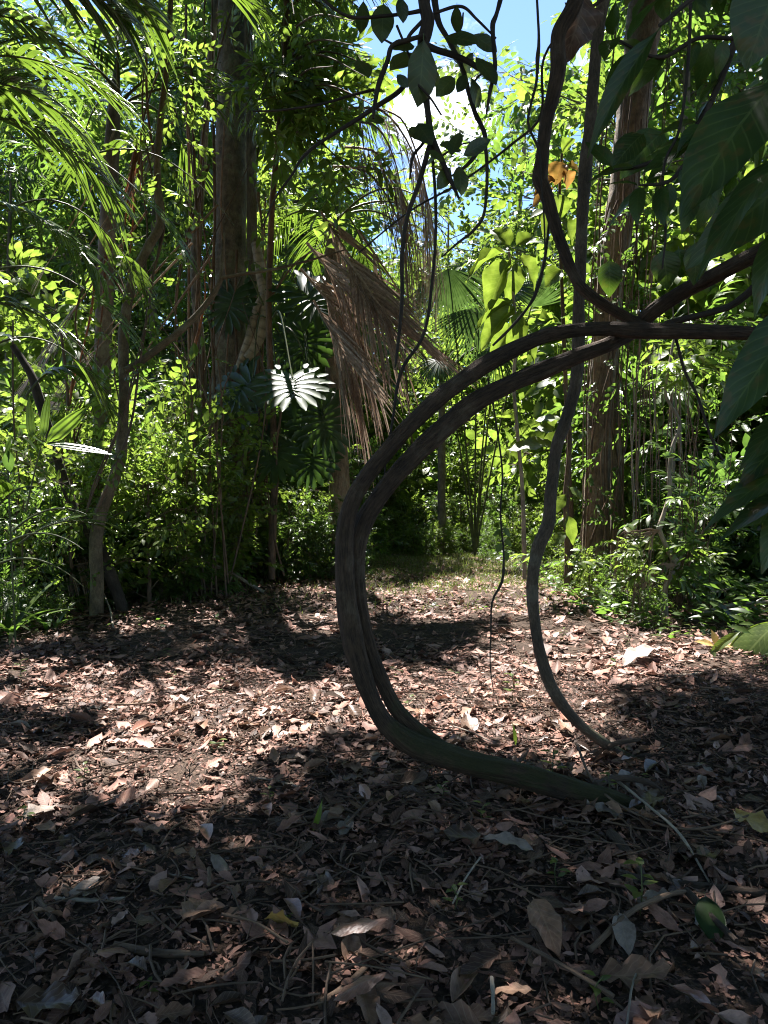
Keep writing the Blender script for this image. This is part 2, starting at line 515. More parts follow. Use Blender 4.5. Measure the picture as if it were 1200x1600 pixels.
bg = N(t, 'ShaderNodeBackground', {'Color': skyc, 'Strength': 0.059})
N(t, 'ShaderNodeOutputWorld', {0: bg.outputs[0]})

sl = bpy.data.lights.new('sun', 'SUN'); sl.energy = 5.0; sl.angle = math.radians(0.5); sl.color = (1.0, 0.95, 0.91)
so = bpy.data.objects.new('sun', sl); C.objects.link(so)
so.rotation_euler = Vector(tuple(SUN)).to_track_quat('Z', 'Y').to_euler()

cd = bpy.data.cameras.new('camera'); co = bpy.data.objects.new('camera', cd); C.objects.link(co)
co.location = (0, 0, CAMZ); co.rotation_euler = (PI / 2 - PITCH, 0, 0)
cd.sensor_fit = 'VERTICAL'; cd.sensor_height = 36.0; cd.lens = 36.0 * F / 1600.0
cd.clip_start = 0.05; cd.clip_end = 2000
SC.camera = co
SC.view_settings.view_transform = 'Standard'; SC.view_settings.look = 'None'
SC.view_settings.exposure = 2.42; SC.view_settings.gamma = 1
cy = SC.cycles
cy.max_bounces = 7; cy.diffuse_bounces = 5; cy.glossy_bounces = 2; cy.transmission_bounces = 4; cy.transparent_max_bounces = 4
cy.caustics_reflective = False; cy.caustics_refractive = False
cy.sample_clamp_indirect = 4.0
cy.filter_width = 1.1
cy.use_denoising = True
cy.denoiser = 'OPENIMAGEDENOISE'
cy.denoising_input_passes = 'RGB_ALBEDO_NORMAL'

# ================================================================ materials
G_SUN = [(0.045, 0.085, 0.018), (0.06, 0.105, 0.022), (0.075, 0.115, 0.03)]
mLeafA = mat_leaf('leaf_mid_green', [(0.030, 0.062, 0.016), (0.05, 0.09, 0.02), (0.07, 0.11, 0.025)], (0.22, 0.39, 0.055), 0.5)
mLeafB = mat_leaf('leaf_yellow_green', [(0.055, 0.10, 0.02), (0.08, 0.125, 0.025), (0.11, 0.14, 0.03)], (0.30, 0.45, 0.06), 0.54)
mLeafC = mat_leaf('leaf_dark_glossy', [(0.018, 0.042, 0.014), (0.028, 0.06, 0.018), (0.045, 0.08, 0.022)], (0.17, 0.32, 0.05), 0.42, rough=0.3, spec=0.6)
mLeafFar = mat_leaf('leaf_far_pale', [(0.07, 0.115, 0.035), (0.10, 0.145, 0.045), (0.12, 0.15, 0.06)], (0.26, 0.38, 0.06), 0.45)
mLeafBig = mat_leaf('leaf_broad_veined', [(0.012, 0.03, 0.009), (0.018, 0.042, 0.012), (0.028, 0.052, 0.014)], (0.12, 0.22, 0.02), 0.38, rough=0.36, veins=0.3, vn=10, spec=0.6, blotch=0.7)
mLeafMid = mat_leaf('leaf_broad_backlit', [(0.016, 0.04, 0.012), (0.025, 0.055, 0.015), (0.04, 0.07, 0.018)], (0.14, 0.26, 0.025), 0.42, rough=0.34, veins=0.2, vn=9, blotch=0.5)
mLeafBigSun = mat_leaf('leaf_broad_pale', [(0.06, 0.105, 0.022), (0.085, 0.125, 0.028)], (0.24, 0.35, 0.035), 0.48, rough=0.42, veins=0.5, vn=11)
mLeafBrown = mat_leaf('leaf_yellow_brown', [(0.22, 0.07, 0.025), (0.33, 0.17, 0.03), (0.30, 0.24, 0.04)], (0.36, 0.22, 0.06), 0.45, veins=0.3)
mOval = mat_leaf('leaf_oval_leathery', [(0.03, 0.05, 0.022), (0.04, 0.065, 0.026), (0.05, 0.075, 0.028)], (0.14, 0.21, 0.045), 0.4, rough=0.3, veins=0.3, vn=7, spec=0.6, blotch=0.35)
mPalm = mat_leaf('palm_leaflet', [(0.03, 0.065, 0.016), (0.045, 0.085, 0.02), (0.06, 0.10, 0.022)], (0.22, 0.36, 0.035), 0.42, rough=0.27, spec=0.7, pleat=9)
mPhilo = mat_leaf('split_leaf', [(0.022, 0.05, 0.02), (0.03, 0.062, 0.022), (0.04, 0.075, 0.025)], (0.12, 0.24, 0.03), 0.3, rough=0.36, spec=0.55)
mFan = mat_leaf('fan_leaf', [(0.035, 0.07, 0.028), (0.05, 0.085, 0.03)], (0.13, 0.24, 0.05), 0.35, rough=0.35)
mGrass = mat_leaf('grass_blade', [(0.06, 0.10, 0.025), (0.10, 0.13, 0.035), (0.18, 0.16, 0.07)], (0.25, 0.34, 0.06), 0.35, rough=0.5)
mStem = mat_bark('green_stem', (0.04, 0.055, 0.02), (0.09, 0.11, 0.04), strength=0.2, rough=0.5)
mTwig = mat_bark('dark_twig', (0.018, 0.014, 0.011), (0.06, 0.048, 0.038), strength=0.5, dist=0.004)
mTwigPale = mat_bark('pale_twig', (0.13, 0.11, 0.085), (0.34, 0.30, 0.25), strength=0.4, dist=0.004)
mTwigBrown = mat_bark('brown_twig', (0.05, 0.033, 0.022), (0.17, 0.12, 0.085), strength=0.5, dist=0.004)
mTwigDark = mat_bark('rotten_stick', (0.028, 0.02, 0.015), (0.12, 0.088, 0.066), sc=2.5, strength=1.0, dist=0.008)
mRoot = mat_bark('aerial_root_bark', (0.10, 0.065, 0.045), (0.27, 0.19, 0.14), strength=0.4, dist=0.004)
mLiana = mat_bark('liana_bark', (0.016, 0.011, 0.0075), (0.125, 0.085, 0.058), moss=0.85, mz=0.42, mosscol=(0.034, 0.038, 0.014), lichen=0.12, sc=1.5, stretch=3.6, strength=1.0, dist=0.02)
mThinLiana = mat_bark('slender_bark', (0.026, 0.020, 0.014), (0.125, 0.098, 0.072), lichen=0.16, moss=0.4, mz=0.1, sc=1.8, stretch=8, strength=0.9, dist=0.006)
mTrunkMoss = mat_bark('mossy_bark', (0.07, 0.066, 0.054), (0.23, 0.215, 0.175), moss=0.55, mosscol=(0.05, 0.07, 0.025), lichen=0.8, sc=1.3, stretch=2.0, strength=1.0, dist=0.05)
mTrunkBrown = mat_bark('brown_bark', (0.095, 0.075, 0.055), (0.30, 0.24, 0.175), lichen=0.5, moss=.3, mosscol=(.05,.06,.025), sc=1.3, stretch=2.0, strength=1.0, dist=0.04)
mTrunkGrey = mat_bark('grey_bark', (0.08, 0.07, 0.058), (0.2, 0.18, 0.15), lichen=0.4, sc=1.3, stretch=3.0, strength=0.7, dist=0.01)
mSapling = mat_bark('sapling_bark', (0.06, 0.048, 0.03), (0.17, 0.135, 0.085), moss=0.4, mosscol=(0.06, 0.075, 0.025), lichen=0.3, sc=1.5, stretch=7, strength=0.7, dist=0.008)
mRinged = mat_bark('ringed_stem', (0.14, 0.12, 0.09), (0.34, 0.30, 0.24), lichen=0.2, ring=26, strength=0.8, dist=0.01)
mDeadFrond = mat_dead('dead_frond', [(0.20, 0.135, 0.095), (0.31, 0.225, 0.165), (0.42, 0.33, 0.255), (0.25, 0.155, 0.10)], rough=0.6, tf=0.25, veins=0.0)
mDeadRed = mat_dead('dead_sheath', [(0.24, 0.10, 0.045), (0.34, 0.16, 0.08), (0.28, 0.13, 0.06)], rough=0.6, tf=0.35, veins=0.0)
LITTER = [(0.040, 0.022, 0.016), (0.072, 0.039, 0.028), (0.12, 0.063, 0.045), (0.175, 0.09, 0.064), (0.23, 0.118, 0.085), (0.285, 0.142, 0.104), (0.335, 0.188, 0.145), (0.40, 0.26, 0.215)]
mLitter = mat_dead('dead_leaf', LITTER, rough=0.62, tf=0.1, spec=0.25)
mLitBrown = mat_dead('dead_leaf_brown', [(0.16, 0.085, 0.052), (0.23, 0.128, 0.08), (0.28, 0.17, 0.11)], objrand=True)
mLitDark = mat_dead('dead_leaf_dark', [(0.062, 0.036, 0.024), (0.09, 0.054, 0.036), (0.12, 0.07, 0.048)], objrand=True, rough=0.4)
mLitPale = mat_dead('dead_leaf_pale', [(0.21, 0.165, 0.135), (0.26, 0.20, 0.165), (0.18, 0.15, 0.125)], objrand=True)
mLitRed = mat_dead('dead_leaf_reddish', [(0.24, 0.11, 0.075), (0.30, 0.155, 0.11), (0.21, 0.10, 0.07)], objrand=True, rough=0.38, spec=0.6)
mLitYellow = mat_dead('dead_leaf_yellow', [(0.36, 0.24, 0.06), (0.42, 0.29, 0.09)], objrand=True)
mSoil = mat_soil()

# ================================================================ ground
def axis(lo, hi, fine_lo, fine_hi, step):
    fine = np.arange(fine_lo, fine_hi + 1e-6, step)
    g = np.geomspace(1, 1 + (hi - fine_hi), 28)[1:] - 1 + fine_hi
    l = fine_lo - (np.geomspace(1, 1 + (fine_lo - lo), 24)[1:] - 1)
    return np.concatenate([l[::-1], fine, g])
gxs = axis(-400, 400, -7, 7, 0.09); gys = axis(-300, 500, 1.0, 15.0, 0.09)
X, Y = np.meshgrid(gxs, gys, indexing='xy')
Z = gz(X, Y)
nn = rng.normal(0, 0.006, X.shape) * ((np.abs(X) < 7.1) & (Y < 15.1) & (Y > 0.9))
m = M()
nx, ny = len(gxs), len(gys)
i, j = np.meshgrid(np.arange(ny - 1), np.arange(nx - 1), indexing='ij')
q = np.stack([i * nx + j, i * nx + j + 1, (i + 1) * nx + j + 1, (i + 1) * nx + j], -1)
m.add(np.stack([X, Y, Z + nn], -1), np.stack([X, Y, 0 * X], -1), q)
tag(m.build('ground', mSoil), None, None, kind='structure')

# ================================================================ leaf litter
litter_tpls = [
    leaf_tpl(0.42, 4, 0.12, 0.12, 'ovate', 0.05, 0.2, seed=1, tear=.05), leaf_tpl(0.36, 4, -0.15, -0.1, 'ellip', 0.05, 0.25, seed=2, twist=0.4, tear=.08),
    leaf_tpl(0.30, 4, 0.4, 0.2, 'lance', 0.05, 0.2, seed=3), leaf_tpl(0.5, 5, 0.1, -0.2, 'ovate', 0.0, 0.4, tear=0.3, seed=4),
    leaf_tpl(0.55, 5, 0.25, 0.2, 'obov', 0.0, 0.35, tear=0.45, seed=5, twist=-0.5), leaf_tpl(0.14, 4, 0.6, 0.3, 'strap', 0.0, 0.2, tear=0.3, seed=6),
    leaf_tpl(0.7, 4, -0.2, 0.1, 'obov', 0.0, 0.4, tear=0.5, seed=7), leaf_tpl(0.2, 5, 0.3, 0.3, 'lance', 0.0, 0.3, tear=0.35, seed=8, twist=1.2), leaf_tpl(0.09, 3, 0.3, 0.2, 'strap', 0.0, 0.2, seed=9),
]

def path_mask(x, y):
    """1 on the bare litter floor, 0 among the plants"""
    p, dep = pix(np.stack([x, y, gz(x, y)], -1))
    lb = np.interp(p[:, 1], [866, 875, 905, 935, 965, 1010, 1100, 1700], [660, 560, 330, 190, 60, -120, -400, -2000])
    rb = np.interp(p[:, 1], [866, 885, 925, 960, 1000, 1040, 1100, 1700], [760, 845, 905, 990, 1110, 1240, 1500, 3000])
    return (p[:, 0] > lb) & (p[:, 0] < rb) & (p[:, 1] > 866) | (y < 0.5)


def scatter(n, d0, d1, power=1.0, margin=0.56, extra=0.0):
    u = rng.random(n)
    d = (d0 ** power + u * (d1 ** power - d0 ** power)) ** (1 / power)
    x = rng.uniform(-1, 1, n) * (margin * d + extra)
    return x, d


whole_tpls = litter_tpls[:3] + [leaf_tpl(0.46, 6, 0.3, 0.25, 'ellip', 0.06, 0.3, seed=21, across=2), leaf_tpl(0.30, 6, -0.25, 0.3, 'lance', 0.06, 0.25, seed=22, twist=.6, across=2), leaf_tpl(0.38, 6, 0.55, -0.2, 'ovate', 0.06, 0.3, seed=23, across=2)]


def bare(x, y):
    """patches where the litter thins out to soil"""
    v = np.array([noise.noise((a * 1.5, b * 1.5, 3.3)) + .6 * noise.noise((a * 4.1, b * 4.1, 8.1)) for a, b in zip(x, y)])
    return np.clip((v - .2) * 3.5, 0, .88)


def lay(m, x, y, size, tilt, lift, tpls, rndv=None, thin=True):
    if thin:
        kk = rng.random(len(x)) > bare(x, y); x, y, size = x[kk], y[kk], size[kk]
        if rndv is not None: rndv = rndv[kk]
    n = len(x)
    z = gz(x, y) + rng.random(n) * lift + 0.004
    az = rng.random(n) * 2 * PI
    tl = rng.normal(0, tilt, n)
    d = np.stack([np.cos(az), np.sin(az), np.tan(np.clip(tl, -1.2, 1.2))], -1)
    nr = np.stack([rng.normal(0, tilt, n), rng.normal(0, tilt, n), np.ones(n)], -1)
    nr[rng.random(n) < 0.3] *= A([1, 1, -1])
    R = rotm(d, nr)
    k = rng.integers(0, len(tpls), n)
    rr = rng.random(n) if rndv is None else rndv
    for i in range(len(tpls)):
        s = k == i
        inst(m, tpls[i], np.stack([x, y, z], -1)[s] - R[s][:, :, 1] * (size[s] * 0.5)[:, None], R[s], size[s], rr[s])

m = M()
x, y = scatter(74000, 1.0, 5.2, 1.6, extra=1.1); lay(m, x, y, rng.uniform(0.008, 0.04, len(x)), 0.35, 0.012, litter_tpls, rng.random(len(x)) ** 1.4 * .85, thin=False)
x, y = scatter(16000, 1.0, 6.0, 1.7, extra=1.1); lay(m, x, y, np.exp(rng.normal(math.log(0.058), 0.35, len(x))), 0.26, 0.018, litter_tpls, rng.random(len(x)) ** 1.2 * .95)
x, y = scatter(2300, 1.0, 6.0, 1.8, extra=1.1); lay(m, x, y, np.exp(rng.normal(math.log(0.105), 0.3, len(x))), 0.2, 0.03, whole_tpls)
x, y = scatter(42000, 5.0, 16, 1.6, extra=1.0); k = (path_mask(x, y) & (rng.random(len(x)) > np.clip((y - 10) / 6, 0, .75))) | (rng.random(len(x)) < 0.25); x, y = x[k], y[k]
lay(m, x, y, np.exp(rng.normal(math.log(0.062), 0.4, len(x))), 0.26, 0.025, litter_tpls, rng.random(len(x)) * .95)
x, y = scatter(2400, 5.0, 12, 1.6); lay(m, x, y, rng.uniform(0.10, 0.19, len(x)), 0.2, 0.035, whole_tpls)
tag(m.build('leaf_litter', mLitter), 'brown carpet of small dead leaves and scraps covering the forest floor', 'leaf litter', kind='stuff')

# twigs in the litter
m = M()
x, y = scatter(4200, 1.2, 7.5, 1.6, extra=.8)
for xx, yy in zip(x, y):
    L = math.exp(rng.normal(math.log(0.14), 0.5)); az = rng.random() * 2 * PI; b = rng.normal(0, 0.12)
    p0 = A([xx, yy]); dd = A([math.cos(az), math.sin(az)]); pp = A([-dd[1], dd[0]])
    q2 = [p0 - dd * L / 2, p0 + pp * b * L, p0 + dd * L / 2]
    tube(m, [[*c, float(gz(c[0], c[1])) + rng.uniform(0.008, 0.035)] for c in q2], rng.uniform(0.0012, 0.004), n=4, k=4, rnd=rng.random())
tag(m.build('twig_litter', mTwigBrown), 'thin broken twigs strewn among the dead leaves', 'twig litter', kind='stuff')

# large single fallen leaves -------------------------------------------------
def leaf_obj(name, tpl, mat, size, loc, az, tilt=0.0, roll=0.0):
    if not hasattr(leaf_obj, 'cache'): leaf_obj.cache = {}
    key = (id(tpl), mat.name)
    if key not in leaf_obj.cache:
        mm = M(); v, l, q, mi = tpl
        mm.add(v - A([0, 0.5, 0]), l, q, mi)
        leaf_obj.cache[key] = mm.mesh('fallen_leaf', mat)
    o = bpy.data.objects.new(name, leaf_obj.cache[key]); C.objects.link(o)
    o.location = [float(c) for c in loc]; o.rotation_euler = (tilt, roll, az); o.scale = (size,) * 3
    return o

big_tpls = [
    ('flat oval', leaf_tpl(0.42, 7, 0.10, 0.12, 'ovate', 0.08, 0.25, across=2, seed=11)),
    ('curled', leaf_tpl(0.40, 7, 0.45, 0.25, 'ellip', 0.06, 0.3, across=2, seed=12, cup=0.35)),
    ('arched', leaf_tpl(0.34, 7, -0.3, 0.25, 'lance', 0.06, 0.25, across=2, seed=13, twist=0.5)),
    ('torn', leaf_tpl(0.52, 7, 0.3, -0.2, 'ovate', 0.0, 0.45, across=2, tear=0.03, seed=14)),
    ('twisted', leaf_tpl(0.3, 8, 0.5, 0.3, 'lance', 0.05, 0.3, across=2, seed=15, twist=1.6)),
    ('rolled', leaf_tpl(0.36, 8, 0.5, 0.05, 'ellip', 0.05, 0.1, across=2, seed=16, cup=0.7)),
]
big_mats = [('brown', mLitBrown), ('dark', mLitDark), ('pale', mLitPale), ('reddish', mLitRed)]
lcount = 0
x, y = scatter(330, 1.45, 4.6, 1.15, 0.5)
for xx, yy in zip(x, y):
    sh, tp = big_tpls[rng.choice(6, p=[.22, .2, .2, .15, .12, .11])]
    cn_, mt = big_mats[rng.choice(4, p=[.44, .34, .05, .17])]
    sz = float(np.clip(math.exp(rng.normal(math.log(0.122), 0.28)), 0.08, 0.19))
    P, dep = pix(A([[xx, yy, float(gz(xx, yy))]]))
    lit = lit_level(A([[xx, yy, 0.0]]))[0] > 1
    if not (-30 < P[0, 0] < 1230 and P[0, 1] < 1630): continue
    if lcount >= 280: break
    o = leaf_obj('fallen_leaf', tp, mt, sz, (xx, yy, float(gz(xx, yy)) + rng.uniform(0.012, 0.035)), rng.random() * 6.28, rng.normal(0, 0.12), rng.normal(0, 0.15))
    where = 'lying in the sunlit patch of litter' if lit else ('lying in the shaded litter' if yy < 3.1 else 'lying in the litter beyond the liana')
    tag(o, f'{sh} {cn_} dead leaf {where}', 'leaf', f'{sh} {cn_} dead leaves {where}')
    lcount += 1

def lobed_leaf(nl, w, deep, seed, L=1.0):
    """a dead leaf with a lobed outline"""
    rs = np.random.default_rng(seed)
    ns = nl * 4
    v = np.linspace(0, 1, ns + 1)
    base = np.sin(PI * v ** 0.9) ** 0.6 * w
    lob = 1 - deep * (0.5 - 0.5 * np.cos(v * nl * 2 * PI + 3.1))
    us = A([-1, -0.5, 0, 0.5, 1.0])
    H = base * lob
    X = us[None] * H[:, None]
    Y = v[:, None] + 0.10 * np.abs(us)[None] * lob[:, None]
    Z = 0.10 * np.abs(X) + 0.04 * np.sin(v * 9)[:, None] * us[None] + rs.normal(0, 0.01, X.shape) - 0.15 * (v ** 2)[:, None]
    P = np.stack([X, Y, Z], -1).reshape(-1, 3)
    Lv = np.stack(np.broadcast_arrays(us[None], v[:, None], np.zeros((1, 1))), -1).reshape(-1, 3)
    i, j = np.meshgrid(np.arange(ns), np.arange(4), indexing='ij')
    q = np.stack([i * 5 + j, i * 5 + j + 1, (i + 1) * 5 + j + 1, (i + 1) * 5 + j], -1).reshape(-1, 4)
    return P, Lv, q, np.zeros(len(q), int)

def special(name, tpl, mat, a, b, label, cat='leaf', lift=0.05, tilt=0.0, roll=0.0, size=None):
    """one notable leaf from photo base a to tip b"""
    pa, pb = gnd(*a), gnd(*b)
    d = pb - pa; L = size or float(np.linalg.norm(d[:2])); c = (pa + pb) / 2
    o = leaf_obj(name, tpl, mat, L, (c[0], c[1], float(gz(c[0], c[1])) + lift), math.atan2(-d[0], d[1]), tilt, roll)
    return tag(o, label, cat)

L1 = lobed_leaf(3, 0.30, 0.35, 1); L2 = lobed_leaf(4, 0.34, 0.3, 2)
special('fallen_leaf', L1, mLitPale, (35, 1290), (85, 1255), 'pale grey three-lobed dead leaf lying alone on dark litter', size=0.19)
special('fallen_leaf', L2, mLitBrown, (285, 1485), (330, 1440), 'tan lobed dead leaf with a hole lying flat on dark soil', size=0.15)
special('fallen_leaf', leaf_tpl(0.36, 10, -0.25, 0.2, 'ellip', 0.03, 0.15, across=3, seed=31), mLitRed, (610, 1490), (505, 1505), 'broad glossy pinkish brown leaf half in a small sun patch', size=0.17, lift=0.075, tilt=0.1)
special('fallen_leaf', leaf_tpl(0.34, 10, -0.3, 0.25, 'ellip', 0.03, 0.2, across=3, seed=32), mLitRed, (600, 1575), (520, 1600), 'sunlit reddish curled leaf at the bottom edge under the liana', size=0.15, lift=0.06)
special('fallen_leaf', leaf_tpl(0.46, 10, 0.2, 0.2, 'ovate', 0.05, 0.25, across=3, seed=33), mLitBrown, (830, 1460), (880, 1530), 'large tan dead leaf with strong side veins tilted upright', size=0.19, lift=0.07, tilt=-0.2)
special('fallen_leaf', leaf_tpl(0.44, 10, 0.3, 0.2, 'ellip', 0.05, 0.2, across=3, seed=34), mLitPale, (965, 1465), (985, 1525), 'grey-white folded oval leaf beside the bent stick', size=0.14, lift=0.05, tilt=-0.12)
special('fallen_leaf', leaf_tpl(0.6, 8, 0.2, 0.15, 'ovate', 0.05, 0.3, across=2, seed=35), mLitYellow, (1150, 1290), (1215, 1320), 'large yellowish dead leaf lying at the right of the shaded litter', size=0.2, lift=0.05)
special('fallen_leaf', leaf_tpl(0.36, 8, 0.4, 0.3, 'ellip', 0.05, 0.2, across=2, seed=36), mLitYellow, (452, 1490), (432, 1480), 'curled olive yellow leaf standing on edge over bare soil', size=0.12, lift=0.05, roll=0.9)
special('fallen_leaf', leaf_tpl(0.4, 10, -0.2, 0.2, 'ellip', 0.04, 0.2, across=3, seed=37), mLitPale, (760, 1355), (835, 1360), 'long pale tan leaf arched over the litter below the liana root', size=0.19, lift=0.055)
special('fallen_leaf', leaf_tpl(0.5, 10, 0.35, 0.3, 'ellip', 0.0, 0.35, across=3, tear=0.1, seed=38), mLitPale, (1035, 1035), (965, 1048), 'big bleached sheet-like dead leaf glaring in the sunlit litter', size=0.42, lift=0.09)
special('fallen_leaf', leaf_tpl(0.5, 8, 0.6, 0.3, 'ellip', 0.0, 0.3, across=2, seed=39), mLitRed, (560, 1255), (575, 1280), 'dark red curled leaf catching a spot of sun left of the root', size=0.12, lift=0.06, roll=0.6)

# sticks lying about -----------------------------------------------------------
def stick(pp, r, mat, label, name='fallen_stick', lift=0.008, rough=0.26, n=44, k=10):
    m = M(); pts = []
    for i, p in enumerate(pp):
        g = gnd(p[0], p[1]); g[2] += lift + (p[2] if len(p) > 2 else 0); pts.append(g)
    tube(m, pts, [r * (1.1 - 0.35 * i / (len(pts) - 1)) for i in range(len(pts))], n=n, k=k, rough=rough, freq=14, seed=pp[0][0])
    return tag(m.build(name, mat), label, 'stick')
stick([(955, 1235, .05), (1010, 1290, .05), (1060, 1330, .04), (1108, 1382)], 0.0055, mTwigPale, 'long thin pale stick slanting away from the liana root')
stick([(900, 1210, .14), (930, 1260, .06), (1000, 1300, .03), (1085, 1320, .03), (1200, 1285, .05)], 0.005, mTwigBrown, 'thin brown stick crossing the litter right of the root')
stick([(965, 1378), (1040, 1388), (1120, 1392), (1215, 1400)], 0.017, mTwigDark, 'thick dark rotten stick at the right among dead leaves', lift=0.008)
stick([(955, 1315), (985, 1350), (1005, 1382)], 0.017, mTwigDark, 'short stubby broken stick below the liana root', lift=0.015)
stick([(922, 1512, .02), (985, 1470, .05), (1040, 1440, .06), (1072, 1422, .05)], 0.007, mTwigBrown, 'grey bent stick leaning over the leaves at lower right')
stick([(1072, 1420, .05), (1110, 1455, .04), (1150, 1490, .03)], 0.010, mTwigDark, 'stout forked stick end lying on the fresh green leaf')
stick([(420, 1288), (520, 1290), (600, 1293), (680, 1290)], 0.009, mTwigBrown, 'straight brown stick lying across the shaded litter')
stick([(600, 1215), (690, 1262), (760, 1300)], 0.008, mTwigBrown, 'brown stick under the mossy liana base')
stick([(85, 1405), (150, 1415), (195, 1417)], 0.0075, mTwigPale, 'thin stick with a bleached white end on dark soil')
stick([(60, 1405), (78, 1430), (92, 1455)], 0.010, mTwigBrown, 'short dark curved stick on the bare soil at left')
stick([(180, 1490), (250, 1505), (320, 1512)], 0.012, mTwigBrown, 'dark stick pressed into the litter at lower left')
stick([(500, 1592), (545, 1560), (572, 1530)], 0.010, mTwigBrown, 'dark stick poking out by the pinkish leaf')
stick([(250, 1380), (330, 1400), (365, 1412)], 0.0035, mTwigPale, 'very thin straw-coloured stick left of the centre')
stick([(470, 1240), (430, 1225), (390, 1218)], 0.005, mTwigPale, 'pale thin twig in the shade left of the liana')
stick([(455, 1230), (478, 1255), (487, 1270)], 0.004, mTwigPale, 'short forked pale twig beside the green blade')
stick([(1060, 955, .12), (1120, 950, .18), (1215, 938, .22)], 0.016, mTwigPale, 'upper of two bleached fallen stems at the right edge')
stick([(1090, 968, .05), (1140, 960, .10), (1215, 958, .12)], 0.018, mTwigPale, 'lower of two bleached fallen stems at the right edge')
stick([(900, 960), (930, 945, .03), (960, 935, .05)], 0.012, mTwigBrown, 'short brown stick at the foot of the right tree')
stick([(1030, 1060), (1075, 1062), (1120, 1058)], 0.012, mTwigPale, 'bleached stick at the edge of the sunlit litter')
stick([(178, 985, .02), (165, 955, .12), (125, 900, .35)], 0.008, mTwigPale, 'pale dead stick leaning out of the left thicket')
for i in range(26):
    xx, yy = scatter(1, 1.6, 4.5, 1.3, 0.48); xx, yy = float(xx[0]), float(yy[0])
    az = rng.random() * 6.28; L = rng.uniform(0.12, 0.34); b = rng.normal(0, 0.05)
    m = M(); dd = A([math.cos(az), math.sin(az)]); pp = A([-dd[1], dd[0]]); p0 = A([xx, yy])
    pts = [[*c, float(gz(*c)) + 0.03 + rng.uniform(0, 0.02)] for c in (p0 - dd * L / 2, p0 + pp * b * L, p0 + dd * L / 2)]
    tube(m, pts, rng.uniform(0.002, 0.006), n=26, k=8, rough=0.28, freq=26, seed=i)
    pale = rng.random() < 0.12
    g = ('thin bleached stick lying in the leaf litter' if pale else 'short brown stick lying in the leaf litter')
    tag(m.build('fallen_stick', mTwigPale if pale else mTwigBrown), g, 'stick', g.replace('stick', 'sticks'))

# ================================================================ the lianas
def ptube(m, pts, d, rs=1.0, mat_i=0, n=40, k=8, rough=0.0, freq=8.0, ridge=0, seed=0.0, rnd=0.0):
    """pts: photo positions (px, py, radius px[, d]); d default distance"""
    P, R = [], []
    for q in pts:
        dd = q[3] if len(q) > 3 else d
        P.append(at(q[0], q[1], dd)); R.append(q[2] / F * dd * rs)
    return tube(m, P, R, n=n, k=k, rough=rough, freq=freq, ridge=ridge, seed=seed, mi=mat_i, rnd=rnd)

lia = thing('looped_liana', 'thick dark liana bent into a huge hook, mossy where its base meets the litter', 'liana', gnd(940, 1250))
off = A(lia.location)
def part_tube(parent, name, mat, pts, d, **kw):
    m = M(); ptube(m, pts, d, **kw)
    base = A(parent.location)
    m.v = [v - base for v in m.v]
    return m.build(name, mat, parent)
s1 = part_tube(lia, 'stem', mLiana, [
    (1075, 1312, 9, 2.86), (1020, 1282, 15, 2.9), (965, 1256, 20, 2.95), (900, 1236, 22.5, 2.98), (820, 1213, 23.5), (740, 1194, 25), (690, 1178, 27), (655, 1166, 26), (628, 1151, 23), (603, 1130, 19.5), (587, 1104, 18), (571, 1066, 19), (553, 1010, 19.5), (542, 940, 18.5),
    (538, 880, 17), (539, 825, 16), (551, 780, 15.5), (577, 738, 15.5), (624, 682, 16), (687, 622, 16.5), (742, 581, 16.5), (800, 548, 16), (850, 527, 14.5), (900, 517, 13.5), (950, 514, 14), (1000, 517, 15.5, 2.95), (1067, 518, 15, 2.85),
    (1133, 520, 14, 2.75), (1200, 523, 12, 2.65), (1290, 530, 11, 2.5), (1480, 520, 12, 2.4), (1800, 430, 13, 2.3), (2200, 250, 14, 2.3)], 3.0, n=420, k=40, rough=0.12, rs=.83, freq=5.0, ridge=2.2, seed=1.0)
s2 = part_tube(lia, 'stem', mLiana, [
    (705, 1176, 12, 3.02), (668, 1152, 16.5, 3.05), (638, 1128, 16), (615, 1102, 15.5), (596, 1064, 15.5), (579, 1020, 16), (567, 975, 16), (559, 925, 16.5), (557, 870, 17), (565, 825, 18), (586, 787, 17.5), (622, 741, 18), (676, 687, 19), (741, 630, 19.5),
    (800, 598, 18), (850, 577, 17), (900, 556, 15.5), (950, 538, 14.5), (990, 516, 14, 3.1), (1020, 487, 14.5, 3.02), (1067, 457, 15, 2.95), (1133, 422, 15, 2.8), (1200, 386, 15, 2.65), (1290, 330, 14, 2.45), (1480, 190, 14, 2.3), (1750, -50, 14, 2.3), (2000, -400, 14, 2.3)], 3.06, n=400, k=40, rough=0.12, rs=.80, freq=5.0, ridge=2.2, seed=7.0)
part_tube(lia, 'branch', mLiana, [(1010, 512, 9, 3.0), (987, 500, 8.5), (950, 480, 8), (915, 455, 8.5), (895, 427, 9), (870, 362, 9.5), (853, 303, 11), (844, 280, 13), (847, 250, 11), (854, 190, 10.5), (863, 155, 11), (872, 110, 12), (873, 55, 11), (895, 12, 13), (915, -40, 12)], 3.05,
          n=150, k=14, rough=0.09, freq=9, ridge=2, seed=3.0)
part_tube(lia, 'branch', mTwig, [(1040, 508, 6, 2.95), (1075, 497, 5.5, 2.9), (1112, 488, 5.5, 2.85), (1150, 473, 6, 2.8), (1200, 428, 6.5, 2.7), (1260, 370, 6.5, 2.6), (1450, 200, 7, 2.5), (1700, -100, 7, 2.5)], 2.9, n=50, k=10, rough=0.12, freq=14, seed=4.0)
